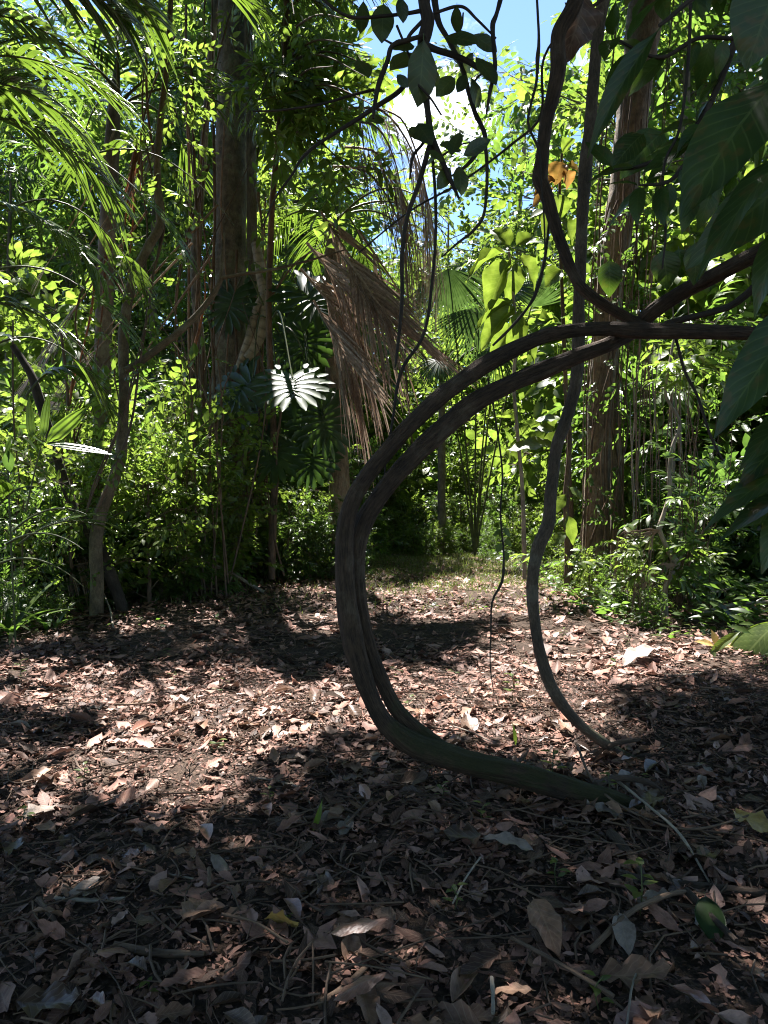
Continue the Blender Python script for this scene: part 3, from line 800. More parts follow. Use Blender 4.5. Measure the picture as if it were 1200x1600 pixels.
for q in ([(985, 1262, 7, 2.93), (1020, 1262, 6, 2.95), (1060, 1268, 5, 2.98), (1100, 1290, 3, 2.95)], [(950, 1262, 8, 2.93), (975, 1290, 6, 2.85), (985, 1330, 5, 2.7), (1010, 1360, 3, 2.55)], [(930, 1225, 6, 3.0), (965, 1215, 5, 3.08), (1010, 1222, 4, 3.1), (1040, 1240, 2, 3.05)]):
    part_tube(lia, 'root', mTwigDark, q, 2.95, n=30, k=10, rough=.2, freq=14)
sln = thing('slender_liana', 'slender grey liana rising from the litter behind the big hook', 'liana', gnd(970, 1178))
part_tube(sln, 'stem', mThinLiana, [
    (1000, 1192, 6, 3.55), (968, 1176, 8), (935, 1155, 8.5), (908, 1133, 8.5), (882, 1105, 9), (860, 1070, 9), (845, 1027, 9), (836, 977, 9), (832, 937, 9.5), (834, 893, 9.5), (843, 853, 10.5), (857, 818, 10.5), (861, 770, 9.5), (870, 700, 9.5), (885, 655, 10), (899, 600, 10), (903, 550, 9.5),
    (905, 475, 9), (907, 425, 9), (909, 350, 9), (915, 260, 9.5), (922, 200, 9), (927, 135, 9), (932, 75, 9), (943, 0, 9.5), (955, -60, 9)], 3.62, n=240, k=16, rough=0.10, freq=10, seed=2.0)

def vine(name, label, mat, pts, d, rough=0.08, n=40, k=6, group=None, cat='vine'):
    m = M(); ptube(m, pts, d, n=n, k=k, rough=rough, freq=16, seed=pts[0][0] * 0.1)
    return tag(m.build(name, mat), label, cat, group)
vine('hanging_vine', 'dark vine hanging straight down left of the gap of sky', mTwig, [(672, 225, 4), (655, 285, 3.6), (636, 340, 3.4), (628, 400, 3.4), (628, 470, 3), (620, 555, 2.2), (617, 575, 1)], 3.0)
vine('hanging_vine', 'thin dark vine dangling in front of the dead palm frond to the hook', mTwig, [(668, 180, 2.6), (677, 260, 2.4), (681, 340, 2.4), (677, 420, 2.4), (663, 520, 2.6), (627, 580, 2.6), (613, 660, 2), (603, 720, 1.4), (597, 790, .8)], 3.15)
wv = vine('hanging_vine', 'wiry dark vine dropping from the hook into the clearing', mTwig, [(762, 590, 1.5), (775, 660, 1.4), (785, 740, 1.5), (782, 800, 1.4), (787, 870, 1.7), (784, 910, 2.2), (769, 940, 1.5), (767, 990, 1.2), (766, 1040, 1), (772, 1085, .6)], 3.4)
vine('hanging_vine', 'beaded dark vine hanging beside the gap of sky', mTwig, [(790, -30, 4), (777, 20, 3.4), (770, 40, 4), (772, 80, 3), (773, 110, 3.2), (764, 150, 2.8), (760, 178, 1.6)], 2.9, rough=0.3)
vine('hanging_vine', 'long thin vine crossing from the twig cluster to the right leaves', mTwig, [(560, 395, 1.2), (640, 330, 1.6), (720, 285, 1.8), (800, 225, 2), (845, 180, 2.2), (850, 90, 2), (900, 30, 2.4), (1000, -40, 3)], 3.2)
vine('hanging_vine', 'thin vine dropping through the dark leaves at upper right', mTwig, [(1080, -20, 2.6), (1075, 100, 2.6), (1062, 200, 2.4), (1040, 250, 2.4), (1035, 300, 2.2), (1040, 360, 2), (1035, 420, 1.4)], 2.5)
vine('hanging_vine', 'two-kinked thin vine below the right arm of the hook', mTwig, [(1055, 525, 2.6), (1070, 580, 2.6), (1090, 620, 2.4), (1110, 680, 2.2), (1130, 720, 1.6)], 3.0)
vine('hanging_vine', 'knotty thin vine beside the upper slender liana', mTwig, [(838, -20, 2), (842, 60, 2.4), (840, 90, 3.4), (838, 130, 2.2), (825, 190, 2.2), (842, 235, 2), (845, 280, 1.6), (850, 340, 1.4), (852, 410, 1.2)], 3.0)
vine('hanging_vine', 'tangled twig dropping in front of the broad pale leaves', mTwig, [(858, 350, 2), (850, 410, 2.4), (838, 455, 3.2), (825, 480, 2.4), (800, 510, 2.2), (770, 540, 1.6)], 3.1, rough=0.2)

for i in range(46):                                            # leaves drifted against the base of the liana
    u = rng.random(); px = 700 + 330 * u; py = np.interp(px, [700, 760, 850, 930, 1030], [1212, 1228, 1252, 1278, 1300]) + rng.normal(0, 9) - (34 if i % 4 == 0 else 0)
    g_ = gnd(px, py); sh, tp = big_tpls[rng.integers(0, 6)]; cn_, mt = big_mats[rng.choice(3, p=[.45, .4, .15])]
    o = leaf_obj('fallen_leaf', tp, mt, rng.uniform(.07, .13), (g_[0], g_[1], g_[2] + rng.uniform(.015, .05)), rng.random() * 6.28, rng.normal(0, .35), rng.normal(0, .35))
    tag(o, f'{sh} {cn_} dead leaf drifted against the base of the big liana', 'leaf', f'{sh} {cn_} dead leaves against the liana base')

for q in ([(960, 1172, 5), (990, 1182, 4.5), (1030, 1180, 3.5), (1075, 1186, 2)], [(975, 1178, 5), (995, 1200, 4), (1030, 1215, 2.5)], [(950, 1166, 4), (965, 1160, 4), (1000, 1155, 2.5)]):
    part_tube(sln, 'root', mTwigDark, q, 3.6, n=30, k=10, rough=.22, freq=14)
for i in range(18):                                            # and round the foot of the slender one
    g_ = gnd(rng.uniform(915, 1030), rng.uniform(1160, 1200)); sh, tp = big_tpls[rng.integers(0, 6)]; cn_, mt = big_mats[rng.choice(2)]
    o = leaf_obj('fallen_leaf', tp, mt, rng.uniform(.07, .12), (g_[0], g_[1], g_[2] + rng.uniform(.01, .05)), rng.random() * 6.28, rng.normal(0, .35), rng.normal(0, .35))
    tag(o, f'{sh} {cn_} dead leaf heaped at the foot of the slender liana', 'leaf', f'{sh} {cn_} dead leaves at the foot of the slender liana')

# ================================================================ branch over the top centre with oval leaves
oval = leaf_tpl(0.48, 8, 0.12, 0.12, 'ellip', 0.10, 0.08, across=2, seed=41)
ob = thing('overhanging_branch', 'dark twisting branch with leathery oval leaves hanging against the sky', 'branch', at(668, -60, 3.0))
def child_mesh(m, name, mat, parent):
    base = A(parent.location); m.v = [v - base for v in m.v]
    return m.build(name, mat, parent)
tw_list = [
    [(668, -70, 11), (663, 0, 9), (668, 30, 9.5), (663, 60, 10), (660, 90, 7.5), (663, 130, 6.5), (669, 175, 5.5), (675, 215, 5), (690, 250, 4.5), (703, 280, 4), (717, 310, 2)],
    [(675, -30, 5), (684, 30, 4.5), (700, 62, 4), (715, 90, 4), (725, 115, 4), (733, 145, 4), (742, 175, 4), (752, 195, 4), (758, 215, 4.2), (748, 235, 3.4), (730, 258, 3), (706, 275, 1.6)],
    [(660, 68, 6), (680, 77, 5.5), (705, 85, 5), (735, 98, 4.5), (768, 122, 3)],
    [(757, 216, 3.4), (761, 260, 2.8), (757, 330, 2.4), (742, 358, 2.2), (715, 380, 1.8), (690, 402, 1)],
    [(660, 95, 4.5), (645, 118, 4.5), (620, 145, 4), (590, 165, 4), (560, 185, 3.5), (520, 210, 3), (490, 230, 3), (470, 250, 2.6), (457, 272, 2.2), (430, 310, 1.8), (410, 355, 1)],
    [(664, 55, 4), (640, 62, 4), (613, 72, 4.2), (606, 95, 4.2), (594, 125, 4), (588, 148, 3.6), (583, 185, 2)],
    [(668, 15, 4), (640, 20, 3), (600, 25, 2.6), (550, 27, 2.4), (515, 8, 2.4), (490, -20, 2.4)],
    [(585, 140, 2.4), (545, 150, 2.2), (500, 163, 2), (440, 172, 1.8), (395, 174, 1.4)],
    [(680, 20, 2.6), (720, 10, 2.4), (745, 30, 2), (775, 60, 1.6)],
    [(663, 30, 3.4), (640, 55, 3), (630, 75, 2.4), (600, 62, 1.6)],
    [(674, 200, 2.6), (660, 225, 2.4), (645, 245, 2.2), (640, 280, 1.4)],
    [(733, 145, 2), (745, 122, 1.8), (760, 112, 1.2)], [(700, 62, 2), (720, 45, 1.8), (724, 20, 1.4)], [(688, 245, 1.8), (715, 228, 1.4), (735, 222, 1)],
    [(640, 120, 2.2), (670, 150, 1.8), (690, 180, 1.4)], [(620, 40, 2), (640, 90, 1.8), (650, 130, 1.2)],
]
for i, q in enumerate(tw_list):
    m = M(); ptube(m, q, 3.0 + 0.05 * math.sin(i * 2.1), n=60 if i < 6 else 26, k=8, rough=0.16, freq=16, seed=i * 3.0)
    child_mesh(m, 'twig', mTwig, ob)
oval_pos = [  # base px, tip px, roll
    (568, -4, 566, 42, .3), (599, 0, 597, 47, .7), (625, -8, 630, 24, .2), (714, 4, 713, 43, .4), (652, 72, 620, 70, .9), (604, 114, 641, 84, .2), (662, 52, 659, 140, .5), (690, 58, 735, 60, .9), (705, 62, 716, 92, .3),
    (735, 52, 768, 72, .3), (740, 86, 770, 118, 1.0), (742, 78, 726, 108, .3), (713, 118, 690, 140, .5), (712, 148, 726, 122, .1), (735, 118, 748, 158, .2), (650, 190, 668, 214, .4), (682, 226, 715, 230, .9), (704, 248, 714, 212, .2),
    (720, 246, 755, 222, .4), (690, 238, 668, 252, .8), (705, 258, 690, 286, .2), (716, 255, 722, 292, .1), (676, 258, 688, 262, .5), (640, 196, 655, 212, .7), (683, 108, 681, 130, .6), (665, 236, 690, 246, .9), (556, 92, 572, 110, .6), (572, 190, 596, 184, .4), (640, 140, 624, 120, .3),
]
for i, (x0, y0, x1, y1, rl) in enumerate(oval_pos):
    d = 2.98 + 0.08 * math.sin(i * 1.7)
    p0, p1 = at(x0, y0, d), at(x1, y1, d + 0.06 * math.cos(i * 2.3))
    L = np.linalg.norm(p1 - p0)
    nr = A([math.sin(rl * 3 + i) * 0.5, -1.0, 0.45 * rl])
    m = M(); inst(m, oval, p0[None], rotm((p1 - p0)[None], nr[None]), L * 1.3, rnd=A([rng.random()]))
    child_mesh(m, 'leaf', mOval, ob)

# ================================================================ dark broad leaves at the right
bigleaf = leaf_tpl(0.46, 12, 0.10, 0.22, 'ovate', 0.05, 0.06, across=3, seed=51)
biglance = leaf_tpl(0.28, 12, 0.22, 0.3, 'lance', 0.06, 0.06, across=3, seed=52)
rp = thing('overhanging_bough', 'leafy bough with very large dark leaves hanging in from the right', 'branch', at(1320, 150, 1.7))
for q in ([(2500, -500, 26, 2.0), (1900, -150, 18, 1.9), (1500, 60, 12, 1.75), (1330, 150, 9, 1.7)], [(1330, 150, 9, 1.7), (1250, 140, 7, 1.6), (1205, 128, 5, 1.5)], [(1330, 150, 9, 1.7), (1290, 260, 7, 1.6), (1240, 240, 5, 1.5)], [(1330, 150, 9, 1.7), (1310, 350, 8, 1.65), (1290, 480, 7, 1.6), (1290, 640, 6, 1.6), (1270, 760, 5, 1.6)],
          [(1330, 150, 8, 1.8), (1230, 20, 6, 1.8), (1120, -20, 5, 1.9), (1030, 40, 3, 1.9)]):
    m = M(); ptube(m, q, 1.7, n=30, k=8, rough=0.06, freq=12); child_mesh(m, 'twig', mTwig, rp)
def px_leaf(x0, y0, x1, y1, wpx, d, nrm, tpl, w0, mat, parent, dd=0.0, name='leaf'):
    """leaf from photo base to photo tip with width wpx"""
    p0, p1 = at(x0, y0, d), at(x1, y1, d + dd)
    L = float(np.linalg.norm(p1 - p0))
    W = wpx / F * d
    P, l, q, mi = tpl
    P2 = P.copy(); P2[:, 0] *= W / (w0 * L)
    m = M(); inst(m, (P2, l, q, mi), p0[None], rotm((p1 - p0)[None], A(nrm, float)[None]), L * 1.08, rnd=A([rng.random()]))
    return child_mesh(m, name, mat, parent)
for a in [(1222, 118, 1055, 296, 125, 1.5, (-.5, -.75, .55), bigleaf, .46), (1255, 215, 1066, 388, 70, 1.45, (-.15, -.35, 1), bigleaf, .46), (1270, 250, 1088, 392, 84, 1.52, (-.5, -.9, -.1), bigleaf, .46), (1290, 450, 1108, 646, 84, 1.5, (-.6, -.7, .4), bigleaf, .46),
          (1036, 38, 906, 198, 40, 1.9, (-.5, -.9, .3), biglance, .28), (1225, -50, 1172, 84, 105, 1.7, (-.3, -1, .1), bigleaf, .46), (1285, 610, 1146, 705, 60, 1.55, (0, -.4, 1), bigleaf, .46), (1280, 640, 1150, 740, 62, 1.6, (-.1, -.6, .8), bigleaf, .46),
          (1270, 715, 1098, 782, 46, 1.6, (.1, -.5, .9), biglance, .28), (1275, 760, 1120, 800, 50, 1.6, (0, -.3, 1), biglance, .28), (1265, 770, 1175, 875, 60, 1.6, (-.3, -.5, .8), biglance, .28), (1260, 745, 1160, 820, 46, 1.65, (-.3, -.9, .1), biglance, .28), (1240, 330, 1160, 470, 46, 1.6, (-.2, -.5, 1), biglance, .28)]:
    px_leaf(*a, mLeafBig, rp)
for a in [(785, 822, 798, 838, 9, 3.4, (.2, -.8, .6), oval, .48), (785, 826, 772, 836, 8, 3.4, (-.2, -.8, .6), oval, .48), (786, 842, 800, 852, 10, 3.4, (.2, -.8, .6), oval, .48), (786, 846, 776, 862, 9, 3.4, (-.2, -.9, .4), oval, .48), (787, 858, 794, 876, 9, 3.4, (.1, -.9, .4), oval, .48)]:
    px_leaf(*a, mLeafA, wv)

# middle-distance dark leafy branch filling the upper right
md = thing('dark_leafy_branch', 'drooping branch of large dark leaves above the right arm of the hook', 'branch', at(1180, -80, 2.6))
twg = [[(1700, -700, 16), (1400, -320, 10), (1190, -80, 7)], [(1190, -80, 7), (1150, 60, 6), (1110, 160, 5), (1060, 230, 4), (1000, 260, 3), (960, 265, 2)], [(1110, 160, 4), (1090, 220, 3.4), (1050, 280, 3), (1000, 290, 2)], [(1190, -80, 7), (1210, 120, 5), (1190, 200, 4), (1130, 270, 3), (1080, 290, 2)],
       [(1150, 60, 4), (1090, 60, 3.4), (1030, 90, 3), (960, 60, 2)], [(1210, 120, 4), (1160, 210, 3), (1110, 250, 2)], [(1190, -80, 5), (1080, -30, 4), (1000, -10, 3)]]
midleaf = leaf_tpl(0.40, 8, 0.15, 0.25, 'ovate', 0.08, 0.08, across=2, seed=53)
for i, q in enumerate(twg):
    m = M(); p, tt = ptube(m, q, 2.6 + 0.12 * math.sin(i * 2.4), n=34, k=6, rough=0.1, freq=14); child_mesh(m, 'twig', mTwig, md)
    for kk in range(3, 34, 3):
        for side in (-1, 1):
            if rng.random() < 0.38: continue
            dirv = tt[kk] * 0.5 + side * np.cross(tt[kk], A([0, -1, 0.2])) * 0.8 + rng.normal(0, 0.35, 3) + A([0, 0, -0.45])
            nr = A([rng.normal(-.2, .5), rng.normal(-.5, .4), 0.8])
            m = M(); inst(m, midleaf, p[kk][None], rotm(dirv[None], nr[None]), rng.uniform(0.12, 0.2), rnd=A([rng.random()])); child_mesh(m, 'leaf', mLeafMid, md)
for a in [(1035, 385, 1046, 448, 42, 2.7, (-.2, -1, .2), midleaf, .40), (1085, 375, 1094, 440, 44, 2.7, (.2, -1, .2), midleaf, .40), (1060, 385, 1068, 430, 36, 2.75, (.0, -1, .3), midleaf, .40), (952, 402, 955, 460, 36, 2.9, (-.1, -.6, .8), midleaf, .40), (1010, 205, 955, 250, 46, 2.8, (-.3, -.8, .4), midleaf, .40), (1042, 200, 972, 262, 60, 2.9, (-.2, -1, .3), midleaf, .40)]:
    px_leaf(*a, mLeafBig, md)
dl = M(); inst(dl, leaf_tpl(0.5, 12, 0.5, 0.3, 'ovate', 0.05, 0.3, across=3, tear=0.12, seed=55), at(915, -15, 3.1)[None], rotm((at(893, 90, 3.1) - at(915, -15, 3.1))[None], A([[.3, -1, .2]])), 0.30)
tag(dl.build('hanging_dead_leaf', mLitDark), 'large brown dead leaf caught between the two upright lianas', 'leaf')

# ================================================================ leaf sprays and tree builder
lf_lance = leaf_tpl(0.30, 3, 0.25, 0.25, 'lance', 0.08, 0.0)
lf_ov = leaf_tpl(0.45, 3, 0.2, 0.2, 'ovate', 0.08, 0.0)
lf_narrow = leaf_tpl(0.2, 3, 0.25, 0.35, 'lance', 0.06, 0.0)
SP_LANCE = [spray_tpl(lf_lance, 11, 0.34, 55, s, 0.25) for s in range(3)]
SP_OV = [spray_tpl(lf_ov, 9, 0.30, 60, s + 10, 0.3) for s in range(3)]
SP_NARROW = [spray_tpl(lf_narrow, 12, 0.42, 50, s + 20, 0.35) for s in range(3)]
SP_BIG = [spray_tpl(leaf_tpl(0.5, 4, 0.15, 0.25, 'ovate', 0.2, 0.06), 7, 0.55, 65, s + 30, 0.2) for s in range(3)]


def place_sprays(m, sp, P, D, size, nrm=None, jit=0.45):
    n = len(P)
    if n == 0: return
    D = unit(unit(D) + rng.normal(0, 0.28, (n, 3)))
    nr = A([0, 0, 1.0]) + rng.normal(0, jit, (n, 3)) if nrm is None else nrm
    R = rotm(D, nr)
    k = rng.integers(0, len(sp), n); r = rng.random(n)
    S = np.full(n, size) if np.isscalar(size) else np.asarray(size)
    for i in range(len(sp)):
        s = k == i
        inst(m, sp[i], P[s], R[s], S[s], r[s])


def grow(H, R, z0, tr, nb, nsub, nspr, lean=(0, 0), up=0.35, droop=0.25, shape='oval', wob=0.05, sec=8, rough=0.05, bias=None):
    """trunk mesh plus spray positions (P, D) of a branching tree at the origin"""
    mt = M()
    ts = np.linspace(0, 1, 7)
    path = np.stack([lean[0] * ts ** 1.4 + rng.normal(0, wob, 7) * H * 0.15 * ts, lean[1] * ts ** 1.4 + rng.normal(0, wob, 7) * H * 0.15 * ts, -0.15 + (H * 0.97 + 0.15) * ts], 1)
    tube(mt, path, tr * (1.15 - 0.95 * ts) + 0.004, n=40 if rough else 20, k=sec, rough=rough, freq=4 / max(H, 1) * 3)
    fine = spline(path, 60)
    P, D = [], []
    for b in range(nb):
        f = (b + 0.5) / nb
        tt = z0 + (1 - z0) * f
        base = fine[min(59, int(tt * 59))]
        az = b * 2.39996 + rng.normal(0, 0.3)
        if bias is not None: az = bias + rng.normal(0, 0.9)
        pr = {'oval': math.sin(PI * min(0.95, 0.18 + 0.8 * f)) ** 0.7, 'cone': 1 - 0.75 * f, 'umbrella': 0.35 + 0.65 * f, 'even': 1.0}[shape]
        L = R * pr * rng.uniform(0.75, 1.15)
        d = A([math.cos(az), math.sin(az), up + 0.4 * f + rng.normal(0, 0.12)])
        d = unit(d)
        s = np.linspace(0, 1, 5)[:, None]
        pts = base + d * L * s + A([0, 0, -1.0]) * droop * L * s ** 2 + np.cumsum(rng.normal(0, 0.03 * L, (5, 3)), 0) * (s > 0)
        r0 = max(0.004, tr * 0.42 * (1 - 0.7 * tt))
        tube(mt, pts, np.linspace(r0, max(0.003, r0 * 0.25), 5), n=12, k=6, rough=0, rnd=rng.random())
        pf = spline(pts, 24)
        for k in range(nsub):
            g = 0.25 + 0.75 * (k + rng.random()) / nsub
            c = pf[min(23, int(g * 23))]
            tang = unit(pf[min(23, int(g * 23) + 1)] - pf[max(0, int(g * 23) - 1)]) if g < 0.97 else d
            sd = np.cross(tang, A([0, 0, 1.0])) * (1 if k % 2 else -1)
            e = unit(tang * 0.7 + sd * rng.uniform(0.3, 1.0) + A([0, 0, rng.normal(0.1, 0.3)]))
            l2 = L * 0.42 * (1.15 - 0.6 * g) * rng.uniform(0.7, 1.2)
            s2 = np.linspace(0, 1, 4)[:, None]
            p2 = c + e * l2 * s2 - A([0, 0, 1.0]) * droop * 0.7 * l2 * s2 ** 2
            tube(mt, p2, np.linspace(r0 * 0.4, 0.0025, 4), n=6, k=4, rnd=rng.random())
            for q in range(nspr):
                h = (q + rng.random()) / nspr
                pp = c + (p2[-1] - c) * h + rng.normal(0, 0.06 * l2, 3)
                P.append(pp); D.append(e + A([0, 0, -droop * h]) + rng.normal(0, 0.55, 3))
    return mt, A(P), A(D)


def tree(name, label, cat, loc, H, R, z0, tr, nb, nsub, nspr, sp, size, leaf, bark, group=None, carve=0.15, rz=0.0, crown='crown', **kw):
    root = thing(name, label, cat, loc, rz, group)
    mt, P, D = grow(H, R, z0, tr, nb, nsub, nspr, **kw)
    if carve is not None:
        c, s = math.cos(rz), math.sin(rz)
        W = P @ A([[c, s, 0], [-s, c, 0], [0, 0, 1.0]]) + A(loc)
        Dw = D @ A([[c, s, 0], [-s, c, 0], [0, 0, 1.0]])
        k = clear_spray(W, Dw, size, carve); P, D = P[k], D[k]
    mt.build('trunk', bark, root)
    mc = M(); place_sprays(mc, sp, P, D, size * rng.uniform(0.75, 1.25, len(P)), jit=.7)
    mc.build(crown, [leaf, mTwigBrown], root)
    return root

# ---------------------------------------------------------------- palms
def frond_geo(m, base, d, L, arch, nl, ll, lw, droop=0.5, sweep=0.9, roll=0.0, twist=0.0, jit=0.08, start=0.18, rr=0.012, mi_l=0, mi_r=1, vee=0.25, flop=0.0, segs=5, side=None, miss=0.0, path=None):
    """a pinnate frond: rachis starting at base along d and bending down by arch"""
    d = unit(A(d, float))
    s = np.linspace(0, 1, 9)
    hz = unit(A([d[0], d[1], 0.0]) + 1e-6)
    pts = base + d * (L * s)[:, None] + A([0, 0, -1.0]) * (arch * L * s ** 2)[:, None]
    if path is not None:
        pts = spline(A(path, float), 9); d = unit(pts[-1] - pts[0])
    tube(m, pts, rr * (1.05 - 0.9 * s) + 0.0015, n=18, k=6, mi=mi_r, rnd=rng.random())
    fine = spline(pts, 80); tg = unit(np.gradient(fine, axis=0))
    sdv = np.cross(d, A([0, 0, 1.0])); sdv = unit(sdv if np.linalg.norm(sdv) > 0.05 else A([1.0, 0, 0]))
    for i in range(nl):
        f = start + (1 - start) * (i + 0.5) / nl
        k = min(79, int(f * 79))
        for sg in ((-1, 1) if side is None else (side,)):
            if rng.random() < miss: continue
            x = sdv * math.cos(roll + twist * f) + np.cross(sdv, tg[k]) * math.sin(roll + twist * f)
            up = np.cross(x, tg[k]); up = up if up[2] > 0 or roll else -up
            a = sweep * (1 - 0.45 * f)
            ld = unit(x * sg * math.sin(a) + tg[k] * math.cos(a) + up * vee + rng.normal(0, jit, 3))
            lz = ll * (0.55 + 0.6 * math.sin(PI * min(1, 0.12 + 0.80 * f))) * rng.uniform(0.88, 1.08) * (1 - 0.35 * max(0, f - 0.8) / 0.2)
            if not keep_shade(fine[k] + ld * lz * 0.6, 0.05)[0]: continue
            u = np.linspace(0, 1, segs + 1)
            c = fine[k] + ld * (lz * u)[:, None] + A([0, 0, -1.0]) * (lz * droop * u ** 2.0 * rng.uniform(0.8, 1.25))[:, None] + A([0, 0, -1.0]) * (lz * flop * u)[:, None]
            wv = unit(np.cross(np.gradient(c, axis=0), up))
            hw = lw * 0.5 * np.minimum(1, 0.45 + 4 * u) * np.maximum(0.04, (1 - u ** 2.2))
            nrm = unit(np.cross(wv, np.gradient(c, axis=0)))
            v = np.stack([c - wv * hw[:, None], c + nrm * (hw * 0.3)[:, None], c + wv * hw[:, None]], 1).reshape(-1, 3)
            rv = rng.random()
            lv = np.stack([np.tile([-1, 0, 1], segs + 1), np.repeat(u, 3), np.full(3 * (segs + 1), rv)], 1)
            q = [[b * 3 + e, b * 3 + e + 1, b * 3 + e + 4, b * 3 + e + 3] for b in range(segs) for e in (0, 1)]
            m.add(v, lv, q, mi_l)


def frond(parent, base, d, L, arch, mats, name='frond', **kw):
    m = M(); frond_geo(m, A(base, float), d, L, arch, **kw)
    return child_mesh(m, name, mats, parent)

# ================================================================ big mossy tree at left
BT = ground_at(357, 11.3)
bt = thing('mossy_tree', 'big mossy-barked tree at left wrapped in climbing roots and epiphytes', 'tree', BT)
def vpx(px, d, z): # point above the pixel column px
    return A([(px - 600) / F * d, d, z])
def child_tube(parent, name, mat, pts, r, **kw):
    m = M(); tube(m, pts, r, **kw); return child_mesh(m, name, mat, parent)
child_tube(bt, 'trunk', mTrunkMoss, [vpx(355, 11.3, -.1), vpx(357, 11.3, 1), vpx(357, 11.3, 2.2), vpx(360, 11.3, 3.6), vpx(362, 11.3, 5.2), vpx(368, 11.3, 7.2), vpx(372, 11.3, 9.5), vpx(378, 11.3, 12.5)], [.34, .27, .25, .25, .24, .23, .21, .16], n=190, k=30, rough=0.07, freq=5)
child_tube(bt, 'trunk', mTrunkMoss, [vpx(318, 11.5, -.1), vpx(316, 11.5, 1.5), vpx(318, 11.5, 3), vpx(308, 11.5, 4.6), vpx(322, 11.5, 6.5), vpx(345, 11.4, 8.8)], [.09, .07, .07, .075, .06, .05], n=90, k=14, rough=0.12, freq=2.5)
child_tube(bt, 'trunk', mTrunkMoss, [vpx(404, 11.2, -.1), vpx(402, 11.2, 1.6), vpx(398, 11.2, 3), vpx(396, 11.1, 5), vpx(392, 11.1, 8), vpx(390, 11.2, 10)], [.07, .05, .05, .07, .06, .045], n=90, k=14, rough=0.12, freq=2.5)
for i in range(18):
    px = rng.uniform(300, 420); d = 11.3 - 0.36 * math.sqrt(max(0, 1 - ((px - 358) / 65) ** 2)) - 0.03
    z1 = rng.uniform(2.5, 8.5); z0 = rng.choice([0.0, 0.0, rng.uniform(0.5, 2.5)])
    zz = np.linspace(z0, z1, 6)
    pts = [A([(px - 600) / F * 11.3 + rng.normal(0, .035), d + rng.normal(0, .02), z]) for z in zz]
    child_tube(bt, 'climbing_root', mRoot if rng.random() < .5 else mTwigBrown, pts, rng.uniform(.006, .022), n=30, k=6, rough=.1, freq=6)
# pale ringed climber stem and its split leaves
pc = thing('split_leaf_climber', 'climbing plant with a pale ringed stem and huge split leaves on the mossy tree', 'plant', vpx(425, 10.8, 2.0))
child_tube(pc, 'stem', mRinged, [at(385, 560, 10.8), at(398, 540, 10.8), at(412, 505, 10.75), at(415, 470, 10.75), at(408, 430, 10.8), at(400, 380, 10.8)], [.07, .085, .085, .085, .08, .07], n=60, k=14, rough=.05, freq=5)
child_tube(pc, 'stem', mRinged, [at(372, 575, 10.85), at(388, 530, 10.75), at(402, 480, 10.7), at(420, 450, 10.75)], [.05, .06, .055, .05], n=40, k=12, rough=.06, freq=5)

def split_leaf(m, P, d, nrm, L, nl=7, wl=0.17):
    """deeply cut leaf: lobes spreading from the midrib"""
    R = rotm(A(d, float)[None], A(nrm, float)[None])[0]
    v, l, q = [], [], []
    def strip(b, e, bend, w0, w1, n=6):
        u = np.linspace(0, 1, n)
        b, e = A(b), A(e)
        ax = e - b; pe = unit(A([ax[1], -ax[0], 0]))
        c = b + ax * u[:, None] + pe * (bend * np.linalg.norm(ax) * u * u)[:, None] + A([0, 0, -1]) * (0.22 * np.linalg.norm(ax) ** 1.0 * u ** 2)[:, None]
        hw = (w0 * (1 - u) + w1 * u) * np.where(u < 0.99, 1, 0.15) * (1 + 0.35 * np.sin(PI * u))
        tt = unit(np.gradient(c, axis=0)); sd = unit(np.cross(tt, A([0, 0, 1.0])))
        n0 = sum(len(a) for a in v)
        vv = np.stack([c - sd * hw[:, None], c + A([0, 0, -1.0]) * (hw * 0.35)[:, None], c + sd * hw[:, None]], 1).reshape(-1, 3)
        v.append(vv); l.append(np.stack([np.tile([-1, 0, 1], n), np.repeat(u, 3), np.zeros(3 * n)], 1))
        for i in range(n - 1):
            for k in (0, 1): q.append([n0 + i * 3 + k, n0 + i * 3 + k + 1, n0 + i * 3 + k + 4, n0 + i * 3 + k + 3])
    strip((0, 0, 0), (0, 1, 0), 0, 0.035, 0.03, 8)
    for i in range(nl):
        f = (i + 0.3) / nl
        for sg in (-1, 1):
            a = math.radians(150 - 132 * f)
            ln = 0.62 * (0.8 + 0.35 * math.sin(PI * min(1, f + 0.15)))
            b = A([0, 0.02 + f * 0.55, 0.002 * i])
            e = b + A([sg * math.sin(a), math.cos(a), 0.10]) * ln
            strip(b, e, -0.16 * sg, wl * 0.30, wl * 0.42 * (1 - 0.3 * f))
            if i < nl - 2:                                     # forked lobe tip
                m2 = b + (e - b) * 0.62
                e2 = m2 + A([sg * math.sin(a + 0.5), math.cos(a + 0.5), 0.0]) * ln * 0.34
                strip(m2, e2, -0.1 * sg, wl * 0.22, wl * 0.22, 4)
    v = np.concatenate(v) * L @ R.T + P
    l = np.concatenate(l); l[:, 2] = rng.random()
    m.add(v, l, q)

